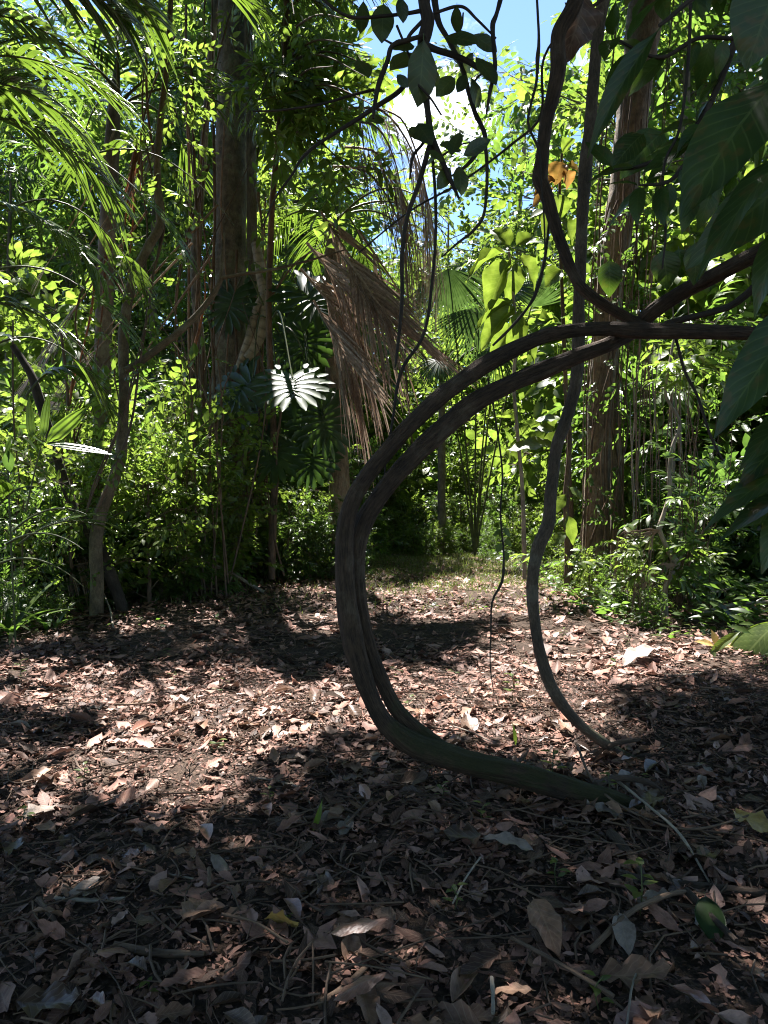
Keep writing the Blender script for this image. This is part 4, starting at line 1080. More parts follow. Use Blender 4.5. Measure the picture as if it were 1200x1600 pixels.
split = [  # leaf centre px, length px, direction (right, up), face normal, d, label
    (457, 590, 460, 652, (.02, -.6, .8), 8.4, 'pale glaring split leaf turned flat to the sun'), (395, 590, 350, 640, (-.3, -.8, .6), 10.4, None), (470, 455, 520, 500, (.2, -.8, .6), 10.2, None),
    (500, 640, 520, 700, (.1, -.9, .5), 10.3, None), (440, 690, 420, 745, (-.2, -.9, .5), 10.3, None), (365, 460, 350, 510, (-.2, -.9, .5), 10.8, None), 
    (480, 520, 470, 575, (0, -.9, .5), 10.5, None), (430, 650, 400, 700, (-.2, -.9, .5), 10.5, None), (490, 700, 480, 750, (0, -.9, .5), 10.5, None)]
for i, (cx, cyy, tx, ty, nr, d, lab) in enumerate(split):
    p0, p1 = at(cx, cyy, d), at(tx, ty, d - (0.15 if i else 0.62))
    m = M(); L = max(0.62, float(np.linalg.norm(p1 - p0)) * 1.25) 
    if i == 0: L = .66
    dv = p1 - p0
    split_leaf(m, p0, dv, nr, L)
    o = child_mesh(m, 'leaf', mPhilo, pc)
    if lab: o['label'] = lab
    b = at(420 + (cx - 420) * 0.15, 480 + (cyy - 480) * 0.15, 10.6 if i else 10.2)
    mid = (b + p0) / 2 + A([0, -.1, .35])
    child_tube(pc, 'leaf_stalk', mStem, [b, mid, p0], [.014, .011, .008], n=16, k=6)

# ================================================================ slender forked tree at left
st = thing('forked_sapling', 'slender bare-stemmed tree at left forking at mid height with a mossy limb to the right', 'tree', ground_at(152, 7.6))
def ctube_px(parent, name, mat, pts, d, **kw):
    m = M(); ptube(m, pts, d, **kw); return child_mesh(m, name, mat, parent)
ctube_px(st, 'trunk', mSapling, [(152, 975, 11), (152, 900, 10), (150, 850, 10), (158, 800, 10), (172, 765, 9.5), (188, 715, 9.5), (192, 660, 8.5), (194, 600, 8.5), (193, 540, 8), (198, 480, 7.5), (210, 430, 7), (232, 385, 7), (250, 350, 7), (247, 300, 6), (246, 250, 5.5), (252, 180, 5), (262, 90, 4.5), (268, -20, 4)], 7.6, n=150, k=14, rough=.09, freq=4)
ctube_px(st, 'limb', mSapling, [(197, 578, 6), (220, 564, 6), (255, 538, 5.5), (290, 510, 5.2), (320, 478, 5), (338, 452, 4.6), (346, 430, 4.2), (348, 400, 3.6), (349, 375, 3)], 7.55, n=60, k=10, rough=.1, freq=6)
ctube_px(st, 'limb', mSapling, [(346, 434, 3), (380, 428, 2.6), (430, 420, 2.2), (490, 405, 1.8), (540, 390, 1.2)], 7.5, n=40, k=8, rough=.1, freq=6)
m = M(); ptube(m, [(200, 975, 8), (185, 930, 9), (165, 880, 10), (140, 830, 9), (110, 780, 8), (85, 700, 7), (60, 620, 7), (48, 585, 6), (20, 540, 5)], 7.9, n=90, k=12, rough=.1, freq=5)
tag(m.build('leaning_stem', mTwig), 'dark leaning stem crossing behind the forked sapling', 'stem')

def leafy_vine(name, label, axis, r, n, sp, size, leaf, cat='climber'):
    """a climber winding up a trunk: axis = points of the trunk, r = radius at which its leaves stand out"""
    root = thing(name, label, cat, axis[0])
    fine = spline(axis, 80); mt, P, D = M(), [], []
    for q in range(3):
        ph = rng.uniform(0, 6.28); kk = np.arange(0, 80, 4); th = ph + kk * rng.uniform(.05, .12)
        tube(mt, fine[kk] + np.stack([np.cos(th), np.sin(th), 0 * th], 1) * r * .9, rng.uniform(.008, .016), n=80, k=6, rough=.08, freq=6)
    for q in range(n):
        k = int(rng.uniform(0, 79.9)); th = rng.uniform(0, 6.28)
        o_ = A([math.cos(th), math.sin(th), rng.normal(0, .3)])
        P.append(fine[k] + o_ * r * rng.uniform(.8, 1.5)); D.append(o_ + A([0, 0, rng.normal(-.2, .5)]) + rng.normal(0, .4, 3))
    P, D = A(P), A(D); k = win_ok(P + unit(D) * size * .5, .1); P, D = P[k], D[k]
    child_mesh(mt, 'stem', mTwigBrown, root)
    mc = M(); place_sprays(mc, sp, P, D, size * rng.uniform(.7, 1.3, len(P)), jit=.7); child_mesh(mc, 'foliage', [leaf, mTwigBrown], root)
    return root
leafy_vine('leafy_vine', 'leafy climber smothering the upper trunk of the mossy tree', [vpx(355, 11.2, 4.2), vpx(362, 11.2, 6), vpx(368, 11.2, 8), vpx(372, 11.2, 10.5)], .46, 300, SP_LANCE, .5, mLeafB)
leafy_vine('leafy_vine', 'small-leaved climber around the lower left stem of the mossy tree', [vpx(306, 11.2, .2), vpx(306, 11.2, 2), vpx(306, 11.2, 4), vpx(320, 11.2, 6.2)], .3, 110, SP_OV, .34, mLeafB)
leafy_vine('leafy_vine', 'leafy climber covering the trunk of the shaggy grey palm', [vpx(150, 9.5, .2), vpx(158, 9.5, 2), vpx(162, 9.5, 3.4), vpx(170, 9.5, 4.4)], .34, 80, SP_LANCE, .34, mLeafA)
leafy_vine('leafy_vine', 'sparse climber twining up the forked sapling', [at(165, 800, 7.5), at(190, 680, 7.5), at(192, 560, 7.5), at(212, 430, 7.5), at(247, 330, 7.5), at(250, 180, 7.5), at(262, 40, 7.5)], .2, 110, SP_OV, .3, mLeafB)
leafy_vine('leafy_vine', 'climber with small leaves up the brown rooted tree', [at(945, 900, 9.8), at(950, 700, 9.8), at(955, 500, 9.8), at(975, 300, 9.8)], .27, 190, SP_OV, .34, mLeafA)
# ================================================================ right tree with aerial roots
rt = thing('rooted_tree', 'brown-barked tree at right hung with thin aerial roots', 'tree', ground_at(930, 10.0))
child_tube(rt, 'trunk', mTrunkBrown, [at(926, 925, 10), at(930, 880, 10), at(932, 800, 10), at(936, 700, 10), at(940, 600, 10), at(948, 500, 10), at(960, 400, 10), at(974, 300, 10), at(986, 200, 10), at(998, 100, 10), at(1010, 0, 10), at(1030, -200, 10), at(1040, -420, 10)], [.25, .19, .17, .165, .17, .175, .185, .19, .20, .215, .22, .2, .16], n=190, k=30, rough=.06, freq=5)
child_tube(rt, 'trunk', mTrunkBrown, [at(968, 930, 10.2), at(965, 850, 10.2), at(962, 700, 10.2), at(958, 560, 10.2), at(965, 420, 10.1)], [.11, .09, .085, .08, .08], n=80, k=12, rough=.1, freq=3)
for i in range(24):
    px = rng.uniform(903, 1012) if i > 6 else rng.uniform(945, 975)
    y1 = rng.uniform(-20, 420); y0 = rng.uniform(830, 935) if rng.random() < .7 else rng.uniform(500, 800)
    d = 10.0 - rng.uniform(.25, .40)
    yy = np.linspace(y1, y0, 7)
    lean = (np.interp(yy, [0, 300, 600, 930], [50, 25, 0, -10]))
    pts = [at(px + l * .9 + rng.normal(0, 3), y, d) for y, l in zip(yy, lean)]
    child_tube(rt, 'aerial_root', mRoot if rng.random() < .6 else mTwigBrown, pts, rng.uniform(.004, .011), n=30, k=6, rough=.1, freq=5)
# curtain roots nearer the ground right of the tree
for i in range(22):
    px = rng.uniform(985, 1080); d = rng.uniform(8.6, 9.6)
    y1 = rng.uniform(450, 640); y0 = rng.uniform(880, 945)
    yy = np.linspace(y1, y0, 6)
    pts = [at(px + rng.normal(0, 4), y, d) for y in yy]
    m = M(); tube(m, pts, rng.uniform(.003, .008), n=24, k=6, rough=.1, freq=5)
    tag(m.build('hanging_root', mRoot if rng.random() < .5 else mTwigPale), 'thin hanging root dangling into the thicket right of the brown tree', 'root', 'roots hanging right of the brown tree')

# canopy of the right tree, mostly above the frame
P = []; 
rcen = at(1035, -420, 10)
mt = M(); P, D = [], []
for b in range(26):
    base = at(1015 + rng.uniform(-5, 20), rng.uniform(-440, -70), 10)
    az = rng.uniform(0, 6.28); L = rng.uniform(1.6, 3.6)
    d = unit(A([math.cos(az), math.sin(az), rng.uniform(-.1, .5)]))
    e = base + d * L
    tube(mt, [base, base + d * L * .5 + A([0, 0, .2]), e], [.05, .03, .008], n=12, k=6, rough=0.0)
    for k in range(30):
        f = rng.uniform(.25, 1.05); P.append(base + d * L * f + rng.normal(0, .28, 3)); D.append(d + rng.normal(0, .6, 3) + A([0, 0, -.3]))
P, D = A(P), A(D); k = clear_spray(P, D, .55); P, D = P[k], D[k]
child_mesh(mt, 'limb', mTrunkBrown, rt)
mc = M(); place_sprays(mc, SP_OV, P, D, .55); child_mesh(mc, 'crown', [mLeafA, mTwigBrown], rt)

# ================================================================ palms at left
gp = thing('clump_palm', 'green palm at upper left with long arching fronds of ribbon leaflets', 'palm', ground_at(-70, 6.2))
child_tube(gp, 'trunk', mStem, [vpx(-70, 6.2, -.1), vpx(-72, 6.2, 1.5), vpx(-50, 6.1, 3.2), vpx(-20, 6.0, 4.5)], [.06, .05, .045, .04], n=60, k=10, rough=.04, freq=5)
cr = at(70, 60, 6.0)
fr = [ # base px,py,d  direction(right,fwd,up) length arch
    (120, -60, 5.8, (1, .1, .25), 1.5, .45), (215, -90, 5.6, (1, -.1, .05), 1.4, .45), (110, 260, 6.4, (1, .15, .75), 1.7, .85), (-40, 90, 5.9, (.9, .1, .2), 1.2, .5), (-60, 200, 5.6, (.9, .1, .5), 1.3, .9), (-70, 330, 5.6, (.75, .0, .3), 1.2, .8), (-60, 480, 5.6, (.8, .1, .3), 1.1, .8), (20, -60, 6, (.4, -.4, .2), 1.2, .7), (300, -130, 5.8, (.9, .0, .0), 1.4, .4), (-60, -60, 4.6, (.9, .1, .2), 1.0, .5), (20, -120, 4.8, (.7, .2, -.1), .9, .4), (-90, 140, 4.9, (.9, .2, .5), 1.0, .7), (-80, 20, 6.6, (.9, .3, .3), 1.5, .6), (-40, 560, 6.2, (.7, .2, .7), 1.3, .8), (10, 330, 6.8, (.6, .2, .5), 1.5, 1.0), (-30, 430, 6.6, (.9, .2, .5), 1.4, .8), (40, 620, 7.0, (.5, .2, .9), 1.4, .9), (60, 240, 7.2, (.9, -.1, .2), 1.5, .9)]
for i, (px, py, d, dr, L, ar) in enumerate(fr):
    frond(gp, at(px, py, d), dr, L, ar, [mPalm, mStem], nl=15, ll=.44, lw=.058, droop=.5, sweep=1.05, vee=.15, rr=.009, twist=rng.normal(0, .3))
# low palm at left edge with striking strap leaflets
lp = thing('seedling_palm', 'low palm at left edge holding stiff pale strap leaflets over the thicket', 'palm', ground_at(20, 5.9))
for (px, py, d, dr, L, ar) in [(40, 800, 5.8, (.25, -.1, .9), .7, .1), (20, 830, 5.8, (.9, -.1, .8), .8, .5), (10, 850, 5.7, (.9, -.3, .5), .8, .5), (30, 850, 6, (.6, .3, .6), .8, .5), (0, 880, 5.6, (.9, -.1, .35), .7, .6), (-10, 800, 5.7, (.6, -.2, .7), .7, .5)]:
    frond(lp, at(px, py, d), dr, L, ar, [mPalm, mStem], nl=8, ll=.5, lw=.06, droop=.3, sweep=.9, vee=.2, rr=.008)
for a in [(72, 692, 132, 640, 24, 5.8, (.6, -.8, .2)), (72, 694, 168, 702, 16, 5.8, (.1, -.7, .7)), (66, 690, 74, 618, 14, 5.8, (.2, -1, .1)), (50, 690, 44, 622, 13, 5.8, (.2, -1, .1))]:
    px_leaf(*a, leaf_tpl(.2, 8, .2, .1, 'strap', .02, 0), .2, mPalm, lp, name='leaflet')
wl = thing('glossy_shrublet', 'small shrub with glossy oval leaves glaring white at the left edge', 'plant', ground_at(22, 6.0))
child_tube(wl, 'stem', mStem, [ground_at(22, 6.0), at(15, 800, 6), at(12, 720, 6)], .008, n=12, k=6)
for a in [(18, 678, 8, 712, 20, 5.9, (.1, .0, 1)), (25, 676, 60, 700, 22, 5.9, (.1, .1, 1)), (30, 675, 72, 690, 18, 5.9, (0, .1, 1)), (12, 700, 14, 735, 15, 5.9, (0, -1, .3)), (5, 680, -25, 700, 18, 5.9, (0, .2, 1)), (25, 668, 55, 665, 16, 5.9, (0, .3, 1))]:
    px_leaf(*a, oval, .42, mLeafC, wl)

# dead-frond palm, far left
dp = thing('shaggy_palm', 'grey palm at left under a ragged skirt of bleached dead fronds', 'palm', ground_at(160, 9.8))
child_tube(dp, 'trunk', mTrunkGrey, [vpx(160, 9.8, -.1), vpx(160, 9.8, 1.5), vpx(163, 9.8, 3), vpx(172, 9.8, 4.6), vpx(182, 9.8, 5.9), vpx(190, 9.8, 6.8)], [.14, .115, .11, .105, .09, .03], n=90, k=18, rough=.05, freq=3)
dead = dict(nl=40, ll=.8, lw=.022, droop=.10, sweep=.42, vee=.0, jit=.05, rr=.014, segs=3, start=.06)
for (a, b, c) in [((270, 190), (200, 290), (110, 430)), ((340, 320), (230, 440), (90, 610)), ((300, 380), (190, 500), (60, 660)), ((230, 330), (140, 450), (40, 600)), ((330, 400), (260, 500), (170, 640)), ((180, 200), (140, 300), (70, 420))]:
    d = rng.uniform(9.2, 9.8)
    frond(dp, at(*a, d), (0, 0, 1), 1, 0, [mDeadFrond, mDeadFrond], name='dead_frond', path=[at(*a, d), at(*b, d - .15), at(*c, d)], roll=rng.normal(1.0, .4), **dead)
for (a, b, c) in [((222, 205), (212, 300), (200, 430)), ((214, 215), (200, 310), (190, 400)), ((150, 420), (140, 500), (110, 620)), ((165, 400), (160, 480), (150, 560)), ((300, 560), (320, 470), (318, 420)), ((118, 560), (108, 640), (100, 690))]:
    d = rng.uniform(9.0, 9.4)
    frond(dp, at(*a, d), (0, 0, 1), 1, 0, [mDeadRed, mDeadRed], name='sheath', path=[at(*a, d), at(*b, d), at(*c, d)], nl=12, ll=.5, lw=.03, droop=.0, sweep=.15, vee=0, jit=.06, rr=.02, segs=3, start=.0, roll=1.2)
for i in range(7):
    az = i * .95 + .3
    frond(dp, at(190 + rng.uniform(-12, 12), 170, 9.8), (math.cos(az), math.sin(az), .9), 2.6, .75, [mPalm, mStem], nl=34, ll=.65, lw=.035, droop=.5, sweep=.95, rr=.02)

# dead-frond palm in the middle
mp = thing('drooping_palm', 'palm behind the mossy tree with brown dead fronds drooping toward the clearing', 'palm', ground_at(530, 11.2))
child_tube(mp, 'trunk', mTrunkBrown, [vpx(530, 11.2, -.1), vpx(530, 11.2, 1.4), vpx(524, 11.2, 3), vpx(520, 11.2, 4.6), vpx(522, 11.2, 5.3)], [.17, .15, .14, .12, .04], n=90, k=18, rough=.06, freq=3)
dead2 = dict(nl=52, ll=.95, lw=.030, vee=.0, jit=.05, rr=.016, segs=4, start=.05)
frond(mp, at(560, 210, 10.6), (0, 0, 1), 1, 0, [mDeadFrond, mDeadFrond], name='dead_frond', path=[at(530, 170, 10.4), at(600, 175, 9.8), at(650, 250, 9.5), at(676, 350, 9.4), at(690, 470, 9.4)], droop=.55, sweep=.6, roll=.3, flop=.45, **dead2)
frond(mp, at(560, 210, 10.6), (0, 0, 1), 1, 0, [mDeadFrond, mDeadFrond], name='dead_frond', path=[at(520, 260, 10.0), at(575, 270, 9.7), at(620, 340, 9.5), at(640, 450, 9.4)], droop=.5, sweep=.6, roll=.3, flop=.5, **dead2)
frond(mp, at(560, 210, 10.6), (0, 0, 1), 1, 0, [mDeadFrond, mDeadFrond], name='dead_frond', path=[at(540, 230, 10.2), at(590, 240, 9.8), at(630, 310, 9.6), at(655, 420, 9.5)], droop=.5, sweep=.6, roll=.3, flop=.5, **dead2)
for (a, b, c, e) in [((545, 190), (590, 200), (622, 270), (632, 380)), ((560, 260), (610, 275), (648, 350), (660, 450)), ((590, 170), (630, 190), (664, 290), (672, 400))]:
    d = rng.uniform(9.0, 9.5)
    frond(mp, at(*a, d), (0, 0, 1), 1, 0, [mDeadFrond, mDeadFrond], name='dead_frond', path=[at(*a, d + .4), at(*b, d), at(*c, d - .1), at(*e, d)], nl=46, ll=.8, lw=.02, vee=.0, jit=.12, rr=.014, segs=5, start=.05, droop=.6, sweep=.7, roll=.3, flop=.7)
for (a, b, c) in [((500, 330), (580, 450), (655, 560)), ((470, 420), (560, 530), (640, 650)), ((520, 380), (600, 490), (665, 600)), ((490, 470), (540, 560), (600, 690)), ((560, 360), (620, 450), (650, 520)), ((480, 380), (560, 480), (650, 590)), ((500, 430), (580, 550), (650, 640)), ((540, 400), (610, 500), (668, 560))]:
    d = rng.uniform(8.8, 9.4)
    frond(mp, at(*a, d), (0, 0, 1), 1, 0, [mDeadFrond, mDeadFrond], name='dead_frond', path=[at(*a, d), at(*b, d - .2), at(*c, d)], droop=.18, sweep=.45, roll=rng.normal(.8, .4), **dead2)
for i in range(6):
    az = i * .62 - .6
    frond(mp, at(522 + rng.uniform(-8, 8), 345, 11.2), (math.cos(az), math.sin(az), .8), 2.4, .8, [mPalm, mStem], nl=32, ll=.6, lw=.034, droop=.5, sweep=.95, rr=.02)
for (px, py, b, tip) in [(480, 560, (470, 480), (500, 640)), (600, 640, (575, 600), (590, 720))]:
    frond(mp, at(*b, 10.6), (0, 0, 1), 1, 0, [mPalm, mStem], path=[at(*b, 10.6), at(px, py, 10.4), at(*tip, 10.4)], nl=26, ll=.5, lw=.03, droop=.3, sweep=.7, roll=.4, rr=.012)

# fan palm at the back of the clearing
def fan_leaf(m, P, d, nrm, L, nseg=30, spread=2.4, split=.45, droop=.3):
    """pleated fan: V-folded segments joined to about half their length, free and drooping beyond"""
    R = rotm(A(d, float)[None], A(nrm, float)[None])[0]
    u = np.linspace(0.02, 1, 9)
    for k in range(nseg):
        a = -spread / 2 + spread * (k + .5) / nseg
        ln = L * (0.82 + 0.18 * math.cos(a)) * rng.uniform(.9, 1.04)
        w_ = spread / nseg * .52
        hw = np.where(u < 1 - split, u * w_, (1 - split) * w_ * (1 - (u - 1 + split) / split) ** .7) + .0008
        dz = -droop * u ** 2.4 * rng.uniform(.7, 1.5)
        c = np.stack([math.sin(a) * u, math.cos(a) * u, dz], -1)
        pv = A([math.cos(a), -math.sin(a), 0])
        V = np.stack([c - pv * hw[:, None] + A([0, 0, .35]) * hw[:, None], c, c + pv * hw[:, None] + A([0, 0, .35]) * hw[:, None]], 1).reshape(-1, 3)
        lv = np.stack([np.tile([-1, 0, 1], 9), np.repeat(u, 3), np.full(27, rng.random())], 1)
        q = [[b * 3 + e, b * 3 + e + 1, b * 3 + e + 4, b * 3 + e + 3] for b in range(8) for e in (0, 1)]
        m.add(V * ln @ R.T + P, lv, q)
fp = thing('fan_palm', 'young fan palm with pleated fans at the back of the clearing', 'palm', ground_at(742, 14.0))
for (bx, by, tx, ty, L, nr) in [(700, 420, 715, 560, 1.5, (-.2, -1, .3)), (745, 480, 740, 580, 1.35, (.2, -1, .25)), (790, 450, 835, 440, .9, (.1, -.9, .4)), (770, 540, 800, 600, 1.0, (.3, -.9, .4)), (690, 560, 660, 600, .9, (-.3, -.8, .5)), (830, 480, 850, 420, 1.0, (.1, -.9, .3))]:
    m = M(); p0, p1 = at(bx, by, 14), at(tx, ty, 13.6)
    fan_leaf(m, p0, p1 - p0, nr, L * .8); child_mesh(m, 'fan', mFan, fp)
    child_tube(fp, 'leaf_stalk', mStem, [A(fp.location) + A([0, 0, .1]), (A(fp.location) + p0) / 2 + A([0, 0, .4]), p0], [.02, .015, .012], n=14, k=6)
ff = thing('feather_palm', 'small feathery palm rising behind the clearing beneath the gap of sky', 'palm', ground_at(690, 15.5))
child_tube(ff, 'trunk', mTrunkGrey, [vpx(690, 15.5, 0), vpx(690, 15.5, 3.5)], [.09, .07], n=20, k=10, rough=.05)
for i in range(11):
    az = i * .6
    frond(ff, vpx(690, 15.5, 3.5), (math.cos(az), math.sin(az), 1.5), 2.6, .55, [mFan, mStem], nl=26, ll=.6, lw=.035, droop=.4, sweep=.8, rr=.018)

# broad pale leaves beyond the hook
bs = thing('broad_leaf_sapling', 'sapling with very broad pale green leaves behind the arm of the hook', 'plant', ground_at(822, 9.6))
ctube_px(bs, 'stem', mTwigPale, [(820, 905, 3.5), (819, 850, 3.4), (816, 760, 3.2), (808, 670, 3), (803, 600, 2.8), (806, 520, 2.6), (800, 440, 2.4), (795, 390, 2)], 9.6, n=50, k=8, rough=.06, freq=5)
hl = leaf_tpl(.62, 12, .2, .35, 'ovate', .1, .16, across=3, seed=61, cup=.3)
for a in [(798, 392, 722, 412, 44, 9.4, (-.1, -.5, 1)), (800, 398, 752, 482, 60, 9.5, (-.4, -.9, .3)), (806, 405, 798, 470, 46, 9.5, (.2, -.9, .3)), (810, 470, 733, 494, 34, 9.3, (-.1, -.4, 1)), (812, 474, 742, 532, 54, 9.3, (-.4, -.9, .4)), (812, 480, 800, 560, 44, 9.4, (.1, -.9, .3)),
          (804, 395, 850, 440, 46, 9.6, (.4, -.8, .4)), (806, 520, 850, 560, 40, 9.6, (.4, -.6, .6)), (800, 388, 770, 350, 40, 9.7, (-.2, -.7, .5)), (803, 386, 840, 360, 36, 9.7, (.2, -.7, .5)), (806, 500, 760, 560, 40, 9.7, (-.2, -.9, .5)), (808, 660, 770, 640, 18, 9.6, (0, -.5, 1)), (806, 640, 790, 650, 14, 9.6, (0, -.5, 1))]:
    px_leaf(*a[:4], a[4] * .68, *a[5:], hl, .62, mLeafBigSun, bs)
bs2 = thing('broad_leaf_seedling', 'spindly plant with two bright toothed leaves left of the slender liana', 'plant', ground_at(886, 9.2))
ctube_px(bs2, 'stem', mTwigBrown, [(886, 915, 5), (887, 850, 4.5), (884, 780, 4.5), (890, 700, 4), (888, 640, 3), (880, 600, 2)], 9.2, n=40, k=8, rough=.08, freq=5)
for a in [(872, 694, 796, 690, 34, 8.9, (-.05, -.6, .9)), (868, 672, 840, 665, 30, 9, (0, -.6, .9)), (880, 655, 838, 650, 24, 9.1, (0, -.5, .9)), (885, 800, 900, 850, 20, 8.8, (0, -.8, .6)), (885, 770, 865, 800, 18, 8.9, (0, -.7, .7)), (886, 830, 862, 850, 18, 8.9, (0, -.6, .7)), (886, 760, 918, 780, 20, 9, (0, -.6, .9)), (884, 720, 860, 745, 20, 9, (0, -.6, .9))]:
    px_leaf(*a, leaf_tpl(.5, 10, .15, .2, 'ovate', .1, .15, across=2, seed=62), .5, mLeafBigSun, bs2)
yl = thing('scorched_sapling', 'sapling with yellow and rust-brown scorched leaves behind the upper lianas', 'plant', ground_at(893, 9.8))
ctube_px(yl, 'stem', mTwigBrown, [(893, 915, 4), (888, 700, 4), (880, 500, 3), (874, 330, 2.6), (878, 240, 1.8)], 9.8, n=50, k=8, rough=.08, freq=4)
for k, a in enumerate([(880, 250, 864, 282, 34, 9.7, (-.2, -.8, .6)), (882, 262, 893, 290, 26, 9.7, (.3, -.8, .4)), (872, 280, 832, 292, 26, 9.7, (-.2, -.7, .6)), (868, 292, 830, 312, 26, 9.7, (-.2, -.8, .5)), (878, 240, 890, 215, 34, 9.7, (0, .2, 1)), (872, 300, 880, 340, 34, 9.7, (.2, -.8, .4)), (884, 260, 910, 262, 24, 9.7, (.2, -.7, .6)),
          (876, 330, 845, 360, 36, 9.6, (-.3, -.8, .5)), (876, 340, 905, 372, 34, 9.7, (.3, -.8, .5)), (880, 420, 850, 440, 34, 9.7, (-.2, -.8, .5)), (882, 430, 915, 455, 34, 9.7, (.2, -.8, .5)), (884, 570, 862, 560, 22, 9.7, (0, -.6, .8))]):
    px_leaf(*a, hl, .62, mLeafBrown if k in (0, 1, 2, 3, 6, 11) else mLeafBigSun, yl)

# ================================================================ leafy tree at the top centre-left
lt = thing('leafy_climber', 'sunlit leafy climber spreading pointed leaves right of the mossy tree top', 'plant', ground_at(425, 10.2))
mt, P, D = M(), [], []
stem = [at(425, 905, 10.2), at(428, 700, 10.3), at(420, 500, 10.2), at(425, 330, 9.8), at(440, 150, 9.4), at(450, -40, 9.2), at(455, -200, 9.2)]
tube(mt, stem, [.05, .045, .04, .04, .035, .03, .02], n=60, k=8, rough=.08, freq=4)
sp_ = spline(stem, 60)
for b in range(80):
    k = int(rng.uniform(24, 59)); base = sp_[k]
    tx = rng.uniform(380, 645); ty = np.clip(pix(base[None])[0][0, 1] + rng.normal(0, 70), -120, 430)
    if tx > 585 and ty < 150: tx -= 60
    if tx > 500: ty = min(ty, 400 - (tx - 500) * 1.5)
    e = at(tx, ty, rng.uniform(7.2, 11.0))
    mid = (base + e) / 2 + A([0, 0, .15])
    if not sun_clear(spline([base, mid, e], 20)): continue
    tube(mt, [base, mid, e], [.02, .012, .004], n=14, k=6, rough=0)
    pf = spline([base, mid, e], 20)
    for q in range(11):
        f = rng.uniform(.3, 1.02); P.append(pf[min(19, int(f * 19))] + rng.normal(0, .16, 3)); D.append((e - base) * .4 / np.linalg.norm(e - base) + rng.normal(0, .6, 3) + A([.1, -.2, -.3]))
P, D = A(P), A(D); kk = clear_spray(P, D, .5, .0); P, D = P[kk], D[kk]
child_mesh(mt, 'stem', mTwigBrown, lt)
mc = M(); place_sprays(mc, SP_LANCE, P, D, rng.uniform(.45, .75, len(P))); child_mesh(mc, 'foliage', [mLeafB, mTwigBrown], lt)
# fine twiggy shrub in front of the mossy trunk
fs = thing('twiggy_shrub', 'small-leaved twiggy shrub reaching across the mossy trunk', 'shrub', ground_at(330, 8.8))
mt, P, D = M(), [], []
for b in range(9):
    e = at(rng.uniform(240, 425), rng.uniform(300, 640), rng.uniform(8.2, 9.6)); b0 = A(fs.location) + A([rng.normal(0, .1), rng.normal(0, .1), 0])
    mid = (b0 + e) / 2 + A([rng.normal(0, .3), 0, .5]); tube(mt, [b0, mid, e], [.012, .009, .003], n=20, k=6)
    pf = spline([b0, mid, e], 20)
    for q in range(20):
        k = int(rng.uniform(9, 19.9)); P.append(pf[k] + rng.normal(0, .1, 3)); D.append(rng.normal(0, .6, 3) + A([0, -.1, .0]))
P, D = A(P), A(D); kk = clear_spray(P, D, .5); P, D = P[kk], D[kk]
child_mesh(mt, 'stem', mTwigBrown, fs)
mc = M(); place_sprays(mc, SP_OV, P, D, rng.uniform(.22, .38, len(P))); child_mesh(mc, 'foliage', [mLeafB, mTwigBrown], fs)

# ================================================================ forest wall: trees beyond the clearing
def proto_tree(k):
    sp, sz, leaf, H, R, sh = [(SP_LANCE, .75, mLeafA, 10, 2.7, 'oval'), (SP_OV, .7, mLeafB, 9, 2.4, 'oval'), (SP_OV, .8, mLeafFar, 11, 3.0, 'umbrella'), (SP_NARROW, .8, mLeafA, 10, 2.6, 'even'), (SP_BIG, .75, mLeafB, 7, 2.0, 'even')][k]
    return tree('forest_tree', 'x', 'tree', (0, 0, 0), H, R, (.22 if k != 4 else .1), .12, 20, 6, 3, sp, sz, leaf, mTrunkGrey if k % 2 else mTrunkBrown, carve=None, shape=sh)
kinds = ['narrow-leaved forest tree standing in the dense wall beyond the clearing', 'bright green forest tree standing in the dense wall beyond the clearing', 'pale-leaved tall tree standing far behind the clearing', 'feathery-leaved forest tree standing in the dense wall beyond the clearing', 'large-leaved young tree standing in the dense wall beyond the clearing']
protos = [None] * 5
def put(k, px, d, top, rz=None, label=None):
    """tree of kind k whose top shows at photo height top"""
    H = [10, 9, 11, 10, 7][k]
    loc = ground_at(px, d); z = CAMZ + (770 - top) / F * d
    s = max(.5, (z - loc[2]) / (H * 1.03)); rz = rng.random() * 6.28 if rz is None else rz
    lab = label or kinds[k]
    g = None if label else 'trees of the forest wall'
    if protos[k] is None:
        protos[k] = proto_tree(k); r = protos[k]; r.location = [float(c) for c in loc]; r.rotation_euler = (0, 0, rz); r.scale = (s,) * 3; r['label'] = lab
        if g: r['group'] = g
    else:
        r = dup(protos[k], loc, rz, s, lab, g)
        if not g and 'group' in r: del r['group']
    return r
put(2, 812, 30, 70, label='tall pale sunlit tree at the right side of the gap of sky')
put(2, 700, 34, 300, label='pale sunlit treetop at the bottom of the gap of sky')
for k, px, d, top in [(0, 395, 19, -40), (1, 500, 23, 290), (3, 590, 28, 380), (1, 655, 31, 400), (0, 770, 34, 380), (3, 880, 27, 220), (1, 1010, 20, -100), (0, 1060, 19, -180), (4, 1075, 13.5, 250), (1, 1150, 21, -100), (3, 1210, 19, -150), (4, 1165, 11.8, 330), (4, 965, 15, 330), (2, 1120, 24, -200), (1, 935, 24, 130),
                      (1, 300, 20, -120), (3, 240, 18, 120), (0, 190, 22, 290), (1, 110, 19, 320), (3, 20, 18, 230), (2, 380, 27, -100), (2, 40, 28, 250), (4, 545, 17, 520), (4, 90, 13, 450), (1, 450, 18, 330), (0, 300, 15, 380), (1, -60, 20, 200), (1, 395, 20, 0), (1, 75, 21, 60), (3, 150, 25, 10), (3, 0, 23, 90)]:
    put(k, px, d, top)

